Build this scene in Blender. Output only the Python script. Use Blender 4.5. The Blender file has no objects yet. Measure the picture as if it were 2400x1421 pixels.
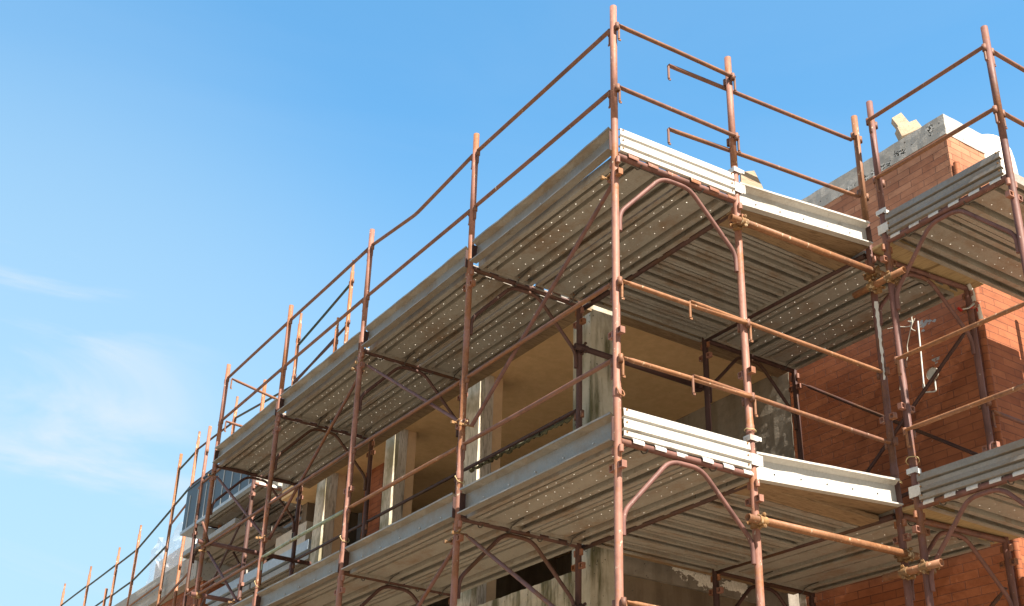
import bpy, bmesh, math, random
from mathutils import Vector, Matrix
random.seed(7)
C = bpy.context.scene.collection
SC = bpy.context.scene
R = math.radians

# ------------------------------------------------------------------ camera
cam_d = bpy.data.cameras.new("camera"); cam = bpy.data.objects.new("camera", cam_d); C.objects.link(cam)
rx, ry, rz = Vector((0.84588494, -0.53194213, 0.03893901)), Vector((-0.25736776, -0.34313585, 0.90333805)), Vector((0.46716219, 0.77414169, 0.4271582))
m = Matrix((rx, ry, -rz)).transposed().to_4x4(); m.translation = Vector((-4.06505, -5.164182, -4.648571))
cam.matrix_world = m
cam_d.sensor_width = 36; cam_d.lens = 2839.724 / 2400 * 36
cam_d.shift_x = (1200 - 1126.324) / 2400; cam_d.shift_y = (861.104 - 710.5) / 2400
cam_d.clip_start = 0.05; cam_d.clip_end = 5000
SC.camera = cam

# ------------------------------------------------------------------ world, sun, exposure
SUN_EL, SUN_AZ = R(49), R(181.9)            # azimuth clockwise from +Y
world = bpy.data.worlds.new("World"); SC.world = world; world.use_nodes = True
nt = world.node_tree; N = nt.nodes; L = nt.links; N.clear()
out = N.new('ShaderNodeOutputWorld'); bg = N.new('ShaderNodeBackground')
sky = N.new('ShaderNodeTexSky'); sky.sky_type = 'NISHITA'; sky.sun_disc = False
sky.sun_elevation = SUN_EL; sky.sun_rotation = SUN_AZ; sky.altitude = 100; sky.air_density = 1.0; sky.dust_density = 0.6; sky.ozone_density = 1.0
bg.inputs['Strength'].default_value = 0.092
hs = N.new('ShaderNodeHueSaturation'); hs.inputs['Saturation'].default_value = 1.0; hs.inputs['Value'].default_value = 1.0
tc = N.new('ShaderNodeTexCoord')
mp = N.new('ShaderNodeMapping'); mp.inputs['Rotation'].default_value = (0.35, -0.5, 0.3); mp.inputs['Location'].default_value = (0.9, 0.3, 0.2); mp.inputs['Scale'].default_value = (1.0, 2.2, 6.5)
nz = N.new('ShaderNodeTexNoise'); nz.inputs['Scale'].default_value = 2.1; nz.inputs['Detail'].default_value = 8; nz.inputs['Roughness'].default_value = 0.55; nz.inputs['Distortion'].default_value = 0.6
cr = N.new('ShaderNodeValToRGB'); cr.color_ramp.elements[0].position = 0.42; cr.color_ramp.elements[1].position = 0.63
cr.color_ramp.interpolation = 'EASE'
# cloud bank low in the north-west
dt = N.new('ShaderNodeVectorMath'); dt.operation = 'DOT_PRODUCT'; dt.inputs[1].default_value = (0.085, 0.953, 0.291)
mr = N.new('ShaderNodeMapRange'); mr.inputs['From Min'].default_value = 0.966; mr.inputs['From Max'].default_value = 1.0; mr.inputs['To Min'].default_value = 0.02; mr.inputs['To Max'].default_value = 0.95; mr.interpolation_type = 'SMOOTHSTEP'
mu = N.new('ShaderNodeMath'); mu.operation = 'MULTIPLY'
mx = N.new('ShaderNodeMix'); mx.data_type = 'RGBA'; mx.inputs['B'].default_value = (3.0, 3.25, 3.4, 1)
L.new(tc.outputs['Generated'], mp.inputs['Vector']); L.new(mp.outputs['Vector'], nz.inputs['Vector']); L.new(nz.outputs['Fac'], cr.inputs['Fac'])
L.new(tc.outputs['Generated'], dt.inputs[0]); L.new(dt.outputs['Value'], mr.inputs['Value'])
L.new(cr.outputs['Color'], mu.inputs[0]); L.new(mr.outputs['Result'], mu.inputs[1])
L.new(sky.outputs['Color'], hs.inputs['Color']); gm = N.new('ShaderNodeGamma'); gm.inputs['Gamma'].default_value = 0.75; L.new(hs.outputs['Color'], gm.inputs['Color'])
tn = N.new('ShaderNodeMix'); tn.data_type = 'RGBA'; tn.blend_type = 'MULTIPLY'; tn.inputs['Factor'].default_value = 1.0; tn.inputs['B'].default_value = (0.64, 1.27, 1.54, 1)
L.new(gm.outputs['Color'], tn.inputs['A'])
# whitish haze in the half of the sky round the sun, behind the viewer
d2 = N.new('ShaderNodeVectorMath'); d2.operation = 'DOT_PRODUCT'; d2.inputs[1].default_value = (-0.15, -0.88, 0.45); L.new(tc.outputs['Generated'], d2.inputs[0])
m2 = N.new('ShaderNodeMapRange'); m2.inputs['From Min'].default_value = -0.15; m2.inputs['From Max'].default_value = 0.75; m2.inputs['To Max'].default_value = 0.9; m2.interpolation_type = 'SMOOTHSTEP'; L.new(d2.outputs['Value'], m2.inputs['Value'])
hz = N.new('ShaderNodeMix'); hz.data_type = 'RGBA'; hz.inputs['B'].default_value = (2.2, 2.05, 1.85, 1); L.new(m2.outputs['Result'], hz.inputs['Factor']); L.new(tn.outputs['Result'], hz.inputs['A'])
sx = N.new('ShaderNodeSeparateXYZ'); L.new(tc.outputs['Generated'], sx.inputs[0])
m3 = N.new('ShaderNodeMapRange'); m3.inputs['From Min'].default_value = 0.60; m3.inputs['From Max'].default_value = 0.08; m3.inputs['To Max'].default_value = 0.92; L.new(sx.outputs['Z'], m3.inputs['Value'])
h3 = N.new('ShaderNodeMix'); h3.data_type = 'RGBA'; h3.inputs['B'].default_value = (1.95, 2.72, 3.2, 1); L.new(m3.outputs['Result'], h3.inputs['Factor']); L.new(hz.outputs['Result'], h3.inputs['A'])
m4 = N.new('ShaderNodeMapRange'); m4.inputs['From Min'].default_value = 0.89; m4.inputs['From Max'].default_value = 1.0; m4.inputs['To Max'].default_value = 0.4; m4.interpolation_type = 'SMOOTHSTEP'; L.new(dt.outputs['Value'], m4.inputs['Value'])
h4 = N.new('ShaderNodeMix'); h4.data_type = 'RGBA'; h4.inputs['B'].default_value = (2.1, 2.85, 3.25, 1); L.new(m4.outputs['Result'], h4.inputs['Factor']); L.new(h3.outputs['Result'], h4.inputs['A'])
L.new(h4.outputs['Result'], mx.inputs['A']); L.new(mu.outputs['Value'], mx.inputs['Factor'])
L.new(mx.outputs['Result'], bg.inputs['Color']); L.new(bg.outputs['Background'], out.inputs['Surface'])

sun_d = bpy.data.lights.new("sun", 'SUN'); sun_d.energy = 5.0; sun_d.angle = R(0.55); sun_d.color = (1.0, 0.90, 0.78)
sun = bpy.data.objects.new("sun", sun_d); C.objects.link(sun)
sdir = Vector((math.sin(SUN_AZ) * math.cos(SUN_EL), math.cos(SUN_AZ) * math.cos(SUN_EL), math.sin(SUN_EL)))
sun.rotation_euler = sdir.to_track_quat('Z', 'Y').to_euler()
SC.view_settings.view_transform = 'Standard'; SC.view_settings.look = 'None'; SC.view_settings.gamma = 1.0
SC.view_settings.exposure = 1.62
SC.cycles.max_bounces = 8; SC.cycles.diffuse_bounces = 5; SC.cycles.use_denoising = True

# ------------------------------------------------------------------ materials
ALB = 0.73          # every surface colour below is scaled by this
class MT:
    def __init__(s, name, rough=0.6, metal=0.0, spec=0.4):
        s.m = bpy.data.materials.new(name); s.m.use_nodes = True
        s.t = s.m.node_tree; s.p = s.t.nodes['Principled BSDF']
        s.p.inputs['Roughness'].default_value = rough; s.p.inputs['Metallic'].default_value = metal
        s.p.inputs['Specular IOR Level'].default_value = spec
        s.co = s.t.nodes.new('ShaderNodeTexCoord')
        oi = s.t.nodes.new('ShaderNodeObjectInfo'); s.oi = oi
        ad = s.t.nodes.new('ShaderNodeVectorMath'); ad.operation = 'MULTIPLY_ADD'
        s.t.links.new(oi.outputs['Random'], ad.inputs[0]); ad.inputs[1].default_value = (37, 19, 53)
        s.t.links.new(s.co.outputs['Object'], ad.inputs[2]); s.vec = ad.outputs[0]
    def node(s, k, **kw):
        n = s.t.nodes.new(k)
        for a, b in kw.items(): setattr(n, a, b)
        return n
    def link(s, a, b): s.t.links.new(a, b)
    def noise(s, scale, detail=4, rough=0.55, stretch=None, dist=0.0, vec=None):
        n = s.node('ShaderNodeTexNoise'); n.inputs['Scale'].default_value = scale; n.inputs['Detail'].default_value = detail
        n.inputs['Roughness'].default_value = rough; n.inputs['Distortion'].default_value = dist
        v = vec or s.vec
        if stretch:
            q = s.node('ShaderNodeMapping'); q.inputs['Scale'].default_value = stretch; s.link(v, q.inputs['Vector']); v = q.outputs['Vector']
        s.link(v, n.inputs['Vector']); return n.outputs['Fac']
    def ramp(s, fac, a, b, c0=(0, 0, 0, 1), c1=(1, 1, 1, 1)):
        n = s.node('ShaderNodeValToRGB'); e = n.color_ramp.elements
        e[0].position = a; e[1].position = b; e[0].color = c0; e[1].color = c1
        s.link(fac, n.inputs['Fac']); return n.outputs['Color']
    def mix(s, fac, a, b, mode='MIX'):
        n = s.node('ShaderNodeMix'); n.data_type = 'RGBA'; n.blend_type = mode
        if isinstance(fac, (int, float)): n.inputs['Factor'].default_value = fac
        else: s.link(fac, n.inputs['Factor'])
        for k, v in (('A', a), ('B', b)):
            if isinstance(v, tuple): n.inputs[k].default_value = (*v[:3], 1)
            else: s.link(v, n.inputs[k])
        return n.outputs['Result']
    def math(s, op, a, b):
        n = s.node('ShaderNodeMath'); n.operation = op
        for i, v in enumerate((a, b)):
            if isinstance(v, (int, float)): n.inputs[i].default_value = v
            else: s.link(v, n.inputs[i])
        return n.outputs[0]
    def base(s, c): s.link(s.mix(1.0, c, (ALB, ALB, ALB), 'MULTIPLY'), s.p.inputs['Base Color'])
    def rough(s, fac, a, b):
        n = s.node('ShaderNodeMapRange'); n.inputs['To Min'].default_value = a; n.inputs['To Max'].default_value = b
        s.link(fac, n.inputs['Value']); s.link(n.outputs[0], s.p.inputs['Roughness'])
    def bump(s, fac, strength=0.3, dist=0.01):
        b = s.node('ShaderNodeBump'); b.inputs['Strength'].default_value = strength; b.inputs['Distance'].default_value = dist
        s.link(fac, b.inputs['Height']); s.link(b.outputs['Normal'], s.p.inputs['Normal'])

def steel(name, paint, rust, amt=0.5, chips=0.74, chipc=(0.62, 0.56, 0.46)):
    t = MT(name, 0.5, 0.0, 0.3)
    big = t.noise(3.2, 4, 0.6); fine = t.noise(38, 5, 0.7); rnd = t.oi.outputs['Random']
    v = t.mix(t.ramp(fine, 0.3, 0.75), paint, tuple(c * 1.22 for c in paint))
    v = t.mix(t.ramp(t.noise(14, 5, 0.7, (1, 1, 0.35)), 0.50, 0.70), v, tuple(c * 0.66 for c in paint))
    ru = t.mix(t.ramp(t.noise(55, 4, 0.7), 0.35, 0.7), rust, (rust[0] * 0.62, rust[1] * 0.55, rust[2] * 0.5))
    f = t.math('ADD', t.math('MULTIPLY', big, 0.8), t.math('MULTIPLY', fine, 0.28))
    f = t.math('ADD', f, t.math('MULTIPLY', t.math('SUBTRACT', rnd, 0.5), 0.16))
    v = t.mix(t.ramp(f, 0.66 - 0.24 * amt, 0.74 - 0.2 * amt), v, ru)
    v = t.mix(t.math('MULTIPLY', t.ramp(t.noise(6.5, 5, 0.65, (1, 1, 0.5), 0.5), 0.47, 0.66), 0.5), v, tuple(c * 0.48 for c in paint))
    ch = t.ramp(t.noise(21, 4, 0.75, (1.5, 1.5, 0.6)), chips - 0.035, chips)
    v = t.mix(ch, v, chipc)
    t.base(v); t.rough(fine, 0.42, 0.75); t.bump(fine, 0.35, 0.002)
    return t.m
M = {}
M['frame'] = steel('rusty_brown_paint', (0.20, 0.096, 0.08), (0.28, 0.125, 0.06), 0.25, 0.70)
M['post'] = steel('worn_pinkish_paint', (0.35, 0.170, 0.125), (0.40, 0.175, 0.080), 0.55, 0.67, (0.66, 0.58, 0.46))
M['rail'] = steel('rusty_rail_paint', (0.225, 0.108, 0.072), (0.31, 0.145, 0.07), 0.5, 0.70)
M['orange'] = steel('orange_rust_tube', (0.30, 0.145, 0.078), (0.37, 0.175, 0.08), 0.8, 0.66, (0.60, 0.44, 0.30))
M['thin'] = steel('orange_thin_post', (0.38, 0.165, 0.085), (0.46, 0.20, 0.085), 0.8, 0.64, (0.72, 0.62, 0.5))
M['green'] = steel('dark_green_paint', (0.035, 0.062, 0.055), (0.10, 0.06, 0.035), 0.2, 0.68, (0.20, 0.24, 0.18))
M['palegreen'] = steel('flaking_pale_green_paint', (0.28, 0.34, 0.25), (0.30, 0.14, 0.05), 0.35, 0.6, (0.5, 0.5, 0.4))
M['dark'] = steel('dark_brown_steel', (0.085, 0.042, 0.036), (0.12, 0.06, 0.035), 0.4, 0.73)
M['inner'] = steel('shaded_brown_steel', (0.13, 0.066, 0.055), (0.16, 0.08, 0.045), 0.4, 0.72)  # darker copy of the post and frame steel; shade put into the colour
M['clamp'] = steel('rusty_clamp', (0.22, 0.13, 0.065), (0.42, 0.24, 0.10), 0.9, 0.62, (0.7, 0.55, 0.35))

def galv(name, c0, c1, stain, amt, metal=0.25, rough=(0.38, 0.62)):
    t = MT(name, 0.5, metal, 0.5)
    a = t.noise(9, 5, 0.65, (1, 0.35, 1)); b = t.noise(70, 3, 0.6)
    v = t.mix(t.ramp(a, 0.3, 0.7), c0, c1)
    v = t.mix(t.ramp(b, 0.35, 0.75), v, tuple(x * 1.1 for x in c1))
    s1 = t.noise(2.6, 6, 0.7, (1.6, 0.8, 1)); s2 = t.noise(22, 4, 0.7)
    f = t.math('ADD', t.math('MULTIPLY', s1, 0.75), t.math('MULTIPLY', s2, 0.25))
    v = t.mix(t.ramp(f, 0.56 - amt * 0.2, 0.72 - amt * 0.1), v, stain)
    v = t.mix(t.ramp(t.noise(5, 6, 0.75, (2.5, 1, 1)), 0.62, 0.74), v, tuple(x * 0.55 for x in stain))
    t.base(v); t.rough(b, *rough); t.bump(a, 0.15, 0.004)
    return t.m
M['plank'] = galv('weathered_galvanised_plank', (0.32, 0.30, 0.265), (0.43, 0.405, 0.36), (0.30, 0.20, 0.125), 0.42, 0.15, (0.4, 0.6))
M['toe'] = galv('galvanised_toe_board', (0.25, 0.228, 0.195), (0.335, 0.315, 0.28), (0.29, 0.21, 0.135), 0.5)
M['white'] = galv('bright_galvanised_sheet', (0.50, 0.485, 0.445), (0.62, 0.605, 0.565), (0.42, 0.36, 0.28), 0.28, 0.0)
M['hook'] = galv('zinc_hook', (0.60, 0.60, 0.57), (0.74, 0.73, 0.70), (0.40, 0.25, 0.15), 0.05, 0.15)
M['burr'] = galv('bright_burr_of_punched_hole', (0.50, 0.48, 0.43), (0.70, 0.68, 0.62), (0.4, 0.32, 0.24), 0.3, 0.1)
M['panel'] = galv('blue_grey_sheet_metal', (0.06, 0.08, 0.095), (0.085, 0.11, 0.13), (0.16, 0.15, 0.13), 0.0, 0.3)
M['seam'] = galv('pale_seam', (0.45, 0.46, 0.45), (0.6, 0.6, 0.58), (0.5, 0.45, 0.4), 0.0, 0.2)

def conc(name, c0, c1, spots=(0.10, 0.09, 0.08), stain=None, stainv=0.0, pits=0.70):
    t = MT(name, 0.9, 0, 0.2)
    a = t.noise(1.7, 6, 0.65); b = t.noise(16, 5, 0.7); c = t.noise(60, 3, 0.6)
    v = t.mix(t.ramp(a, 0.3, 0.7), c0, c1)
    v = t.mix(t.math('MULTIPLY', t.ramp(b, 0.4, 0.75), 0.5), v, tuple(x * 1.2 for x in c1))
    if stain: v = t.mix(t.math('MULTIPLY', t.ramp(t.noise(3.5, 5, 0.6, (2.4, 2.4, 0.35)), 0.45, 0.62), stainv), v, stain)
    v = t.mix(t.ramp(t.noise(33, 2, 0.5), pits, pits + 0.03), v, spots)
    t.base(v); t.bump(t.math('ADD', t.math('MULTIPLY', b, 0.6), t.math('MULTIPLY', c, 0.4)), 0.6, 0.008)
    return t.m
M['conc'] = conc('raw_concrete', (0.34, 0.315, 0.275), (0.42, 0.39, 0.345))
M['concpale'] = conc('pale_cast_concrete', (0.44, 0.42, 0.385), (0.52, 0.50, 0.46), pits=0.665)
M['concgreen'] = conc('mossy_concrete', (0.54, 0.49, 0.38), (0.66, 0.61, 0.49), stain=(0.11, 0.105, 0.045), stainv=0.9)
M['render'] = conc('rough_cement_render', (0.27, 0.235, 0.19), (0.37, 0.33, 0.27), stain=(0.22, 0.18, 0.13), stainv=0.6, pits=0.72)
M['ochre'] = conc('ochre_plaster', (0.84, 0.57, 0.30), (0.92, 0.64, 0.35), (0.30, 0.18, 0.09), stain=(0.74, 0.48, 0.24), stainv=0.35, pits=0.76)
M['jamb'] = conc('peach_plaster', (0.72, 0.47, 0.27), (0.78, 0.53, 0.31), (0.45, 0.26, 0.13), pits=0.78)
GZ_ = -6.35
def spots(name, blobs, c1, c2, th, nsc, org=(1.3, 2.0, GZ_), strength=1.0):
    # irregular patches of another look, each with its own place and size on the surface
    m_ = M[name]; nt_ = m_.node_tree; p_ = nt_.nodes['Principled BSDF']; Lk = nt_.links
    old = p_.inputs['Base Color'].links[0].from_socket; co = nt_.nodes.new('ShaderNodeTexCoord'); tot = None
    for (x, y, z, sx, sy, sz) in blobs:
        a = nt_.nodes.new('ShaderNodeVectorMath'); a.operation = 'SUBTRACT'; a.inputs[1].default_value = (x - org[0], y - org[1], z - org[2]); Lk.new(co.outputs['Object'], a.inputs[0])
        b = nt_.nodes.new('ShaderNodeVectorMath'); b.operation = 'DIVIDE'; b.inputs[1].default_value = (sx, sy, sz); Lk.new(a.outputs[0], b.inputs[0])
        l = nt_.nodes.new('ShaderNodeVectorMath'); l.operation = 'LENGTH'; Lk.new(b.outputs[0], l.inputs[0])
        r_ = nt_.nodes.new('ShaderNodeMapRange'); r_.inputs['From Min'].default_value = 1.0; r_.inputs['From Max'].default_value = 0.0; Lk.new(l.outputs['Value'], r_.inputs['Value'])
        if tot is None: tot = r_.outputs[0]
        else:
            q = nt_.nodes.new('ShaderNodeMath'); q.operation = 'MAXIMUM'; Lk.new(tot, q.inputs[0]); Lk.new(r_.outputs[0], q.inputs[1]); tot = q.outputs[0]
    n = nt_.nodes.new('ShaderNodeTexNoise'); n.inputs['Scale'].default_value = nsc; n.inputs['Detail'].default_value = 6; n.inputs['Roughness'].default_value = 0.68; Lk.new(co.outputs['Object'], n.inputs['Vector'])
    s_ = nt_.nodes.new('ShaderNodeMath'); s_.operation = 'MULTIPLY_ADD'; s_.inputs[1].default_value = 0.42; Lk.new(tot, s_.inputs[0]); Lk.new(n.outputs['Fac'], s_.inputs[2])
    g_ = nt_.nodes.new('ShaderNodeMapRange'); g_.inputs['From Min'].default_value = th; g_.inputs['From Max'].default_value = th + 0.03; Lk.new(s_.outputs[0], g_.inputs['Value'])
    z_ = nt_.nodes.new('ShaderNodeMath'); z_.operation = 'GREATER_THAN'; z_.inputs[1].default_value = 0.001; Lk.new(tot, z_.inputs[0])
    f_ = nt_.nodes.new('ShaderNodeMath'); f_.operation = 'MULTIPLY'; Lk.new(g_.outputs[0], f_.inputs[0]); Lk.new(z_.outputs[0], f_.inputs[1])
    n2 = nt_.nodes.new('ShaderNodeTexNoise'); n2.inputs['Scale'].default_value = nsc * 5; n2.inputs['Detail'].default_value = 3; Lk.new(co.outputs['Object'], n2.inputs['Vector'])
    cr_ = nt_.nodes.new('ShaderNodeValToRGB'); cr_.color_ramp.elements[0].position = 0.45; cr_.color_ramp.elements[1].position = 0.58; cr_.color_ramp.elements[0].color = (*c1, 1); cr_.color_ramp.elements[1].color = (*c2, 1); Lk.new(n2.outputs['Fac'], cr_.inputs['Fac'])
    mx_ = nt_.nodes.new('ShaderNodeMix'); mx_.data_type = 'RGBA'; Lk.new(f_.outputs[0], mx_.inputs['Factor']); Lk.new(old, mx_.inputs['A']); Lk.new(cr_.outputs['Color'], mx_.inputs['B']); Lk.new(mx_.outputs['Result'], p_.inputs['Base Color'])
M['towercap'] = conc('tower_cap_concrete', (0.44, 0.42, 0.385), (0.56, 0.54, 0.50), pits=0.70)
M['beamrender'] = conc('stained_cement_beam', (0.27, 0.24, 0.205), (0.35, 0.315, 0.27), stain=(0.19, 0.16, 0.125), stainv=0.5, pits=0.70)
spots('towercap', [(3.49, 0.70, 1.66, 0.3, 0.42, 0.075), (3.49, 0.45, 1.705, 0.3, 0.12, 0.09), (3.49, 0.10, 1.755, 0.3, 0.09, 0.09), (3.49, 1.02, 1.655, 0.3, 0.2, 0.05)], (0.025, 0.025, 0.02), (0.62, 0.60, 0.56), 0.72, 14)
spots('beamrender', [(2.22, 1.99, -1.88, 0.22, 0.3, 0.16), (2.45, 1.99, -1.95, 0.25, 0.3, 0.12), (2.78, 1.99, -1.96, 0.25, 0.3, 0.10)], (0.72, 0.70, 0.64), (0.85, 0.83, 0.78), 0.68, 11)
M['brown'] = conc('brown_stained_wall', (0.20, 0.155, 0.11), (0.26, 0.20, 0.14), stain=(0.13, 0.09, 0.06), stainv=0.5)
M['ground'] = conc('dusty_ground', (0.29, 0.235, 0.165), (0.35, 0.285, 0.205))

def brick(name, c1, c2, mortar, axis='x', bw=0.25, bh=0.065, dirt=0.55):
    t = MT(name, 0.75, 0, 0.3)
    sp = t.node('ShaderNodeSeparateXYZ'); t.link(t.co.outputs['Object'], sp.inputs[0])
    cb = t.node('ShaderNodeCombineXYZ'); ge = t.node('ShaderNodeNewGeometry'); sn = t.node('ShaderNodeSeparateXYZ'); t.link(ge.outputs['True Normal'], sn.inputs[0])
    ab = t.node('ShaderNodeMath'); ab.operation = 'ABSOLUTE'; t.link(sn.outputs[0], ab.inputs[0])
    gt = t.math('GREATER_THAN', ab.outputs[0], 0.5)
    u = t.math('ADD', t.math('MULTIPLY', sp.outputs[1], gt), t.math('MULTIPLY', sp.outputs[0], t.math('SUBTRACT', 1.0, gt)))
    t.link(u, cb.inputs[0]); t.link(sp.outputs[2], cb.inputs[1])
    b = t.node('ShaderNodeTexBrick'); b.offset = 0.5; b.inputs['Scale'].default_value = 1.0
    b.inputs['Brick Width'].default_value = bw; b.inputs['Row Height'].default_value = bh
    b.inputs['Mortar Size'].default_value = 0.0030; b.inputs['Mortar Smooth'].default_value = 0.35; b.inputs['Bias'].default_value = 0.0
    b.inputs['Color1'].default_value = (*c1, 1); b.inputs['Color2'].default_value = (*c2, 1); b.inputs['Mortar'].default_value = (*mortar, 1)
    # slightly wavy courses
    wv = t.node('ShaderNodeVectorMath'); wv.operation = 'MULTIPLY_ADD'
    nn = t.node('ShaderNodeTexNoise'); nn.inputs['Scale'].default_value = 3.0; t.link(t.co.outputs['Object'], nn.inputs['Vector'])
    t.link(nn.outputs['Color'], wv.inputs[0]); wv.inputs[1].default_value = (0.012, 0.007, 0); t.link(cb.outputs[0], wv.inputs[2])
    t.link(wv.outputs[0], b.inputs['Vector'])
    v = t.mix(t.math('MULTIPLY', t.ramp(t.noise(7, 5, 0.7, (1, 1, 2.2)), 0.35, 0.7), dirt), b.outputs['Color'], tuple(x * 0.62 for x in c1))
    v = t.mix(t.math('MULTIPLY', t.ramp(t.noise(2.2, 5, 0.6), 0.42, 0.72), 0.45), v, tuple(min(1, x * 1.25) for x in c2))
    v = t.mix(t.ramp(t.noise(30, 3, 0.75, (1.4, 1.4, 0.55)), 0.715, 0.73), v, (0.52, 0.44, 0.37))
    t.base(v)
    h = t.math('SUBTRACT', t.math('MULTIPLY', t.noise(24, 4, 0.6), 0.35), t.math('MULTIPLY', b.outputs['Fac'], 1.0))
    t.bump(h, 0.8, 0.006)
    return t.m
M['brick'] = brick('terracotta_brick', (0.31, 0.092, 0.036), (0.46, 0.16, 0.068), (0.13, 0.05, 0.032))

M['brickpale'] = brick('sun_and_dust_paled_brick', (0.42, 0.165, 0.085), (0.58, 0.28, 0.16), (0.17, 0.08, 0.05))  # lighter brick: strong sunlight as well as dust put into the colour
def wood(name, c0, c1, dark, along=1, green=None):
    t = MT(name, 0.8, 0, 0.25)
    st = [9, 9, 9]; st[along] = 0.9; st = tuple(st)
    a = t.noise(2.6, 6, 0.65, st, 0.8); b = t.noise(12, 4, 0.6, st)
    v = t.mix(t.ramp(a, 0.3, 0.7), c0, c1); v = t.mix(t.math('MULTIPLY', t.ramp(b, 0.5, 0.66), 0.7), v, dark)
    v = t.mix(t.ramp(t.noise(3.2, 3, 0.5, tuple(x * 0.4 for x in st)), 0.66, 0.72), v, dark)
    if green: v = t.mix(t.math('MULTIPLY', t.ramp(t.noise(3.0, 4, 0.6), 0.42, 0.6), 0.7), v, green)
    t.base(v); t.bump(b, 0.4, 0.003); return t.m
M['timber'] = wood('pale_timber', (0.42, 0.32, 0.22), (0.52, 0.41, 0.29), (0.24, 0.16, 0.10), 0)
M['timberdark'] = wood('stained_timber_board', (0.27, 0.18, 0.105), (0.40, 0.28, 0.165), (0.12, 0.065, 0.032), 0)
M['timbery'] = wood('yellow_timber', (0.46, 0.33, 0.17), (0.54, 0.40, 0.22), (0.24, 0.16, 0.08), 1)
M['shutter'] = wood('weathered_shuttering', (0.64, 0.56, 0.43), (0.84, 0.75, 0.60), (0.14, 0.11, 0.07), 2, (0.22, 0.20, 0.10))
M['shuttershade'] = wood('shaded_shuttering', (0.60, 0.51, 0.41), (0.78, 0.69, 0.57), (0.16, 0.13, 0.10), 2)
def plain(name, c, rough=0.6, metal=0, n=0.12):
    t = MT(name, rough, metal, 0.4); a = t.noise(18, 4, 0.6)
    t.base(t.mix(t.ramp(a, 0.3, 0.7), tuple(x * (1 - n) for x in c), tuple(min(1, x * (1 + n)) for x in c))); return t.m
M['whiteplastic'] = plain('white_plastic', (0.80, 0.79, 0.74), 0.45)
M['tarp'] = plain('cream_tarpaulin', (0.82, 0.77, 0.66), 0.55, 0, 0.06)
M['red'] = plain('red_tape', (0.55, 0.03, 0.02), 0.5)
M['bluegrey'] = plain('pale_blue_strip', (0.42, 0.50, 0.58), 0.5)
M['wire'] = plain('pale_wire', (0.62, 0.58, 0.48), 0.6)
M['rope'] = plain('yellowed_rope', (0.55, 0.44, 0.22), 0.8)
M['ply'] = plain('cream_board', (0.60, 0.50, 0.38), 0.7)
M['greysheet'] = plain('grey_formwork_sheet', (0.22, 0.23, 0.24), 0.4)
M['black'] = plain('dark_hole', (0.02, 0.018, 0.015), 0.9)
M['splat'] = plain('grey_mortar', (0.36, 0.36, 0.36), 0.9)
M['limewhite'] = plain('white_lime_residue', (0.80, 0.78, 0.72), 0.9)
M['soot'] = conc('honeycombed_concrete', (0.16, 0.15, 0.13), (0.42, 0.40, 0.36), (0.03, 0.03, 0.028), pits=0.52)
M['moss'] = conc('mossy_ledge', (0.12, 0.10, 0.05), (0.20, 0.21, 0.14), (0.04, 0.03, 0.02), pits=0.6)
M['latch'] = plain('dark_wire_latch', (0.10, 0.09, 0.08), 0.5, 0.3)
tf = bpy.data.materials.new('clear_stretch_film'); tf.use_nodes = True; _t = tf.node_tree; _p = _t.nodes['Principled BSDF']
_p.inputs['Base Color'].default_value = (0.80, 0.82, 0.86, 1); _p.inputs['Roughness'].default_value = 0.25; _p.inputs['Alpha'].default_value = 0.42
M['film'] = tf

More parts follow.
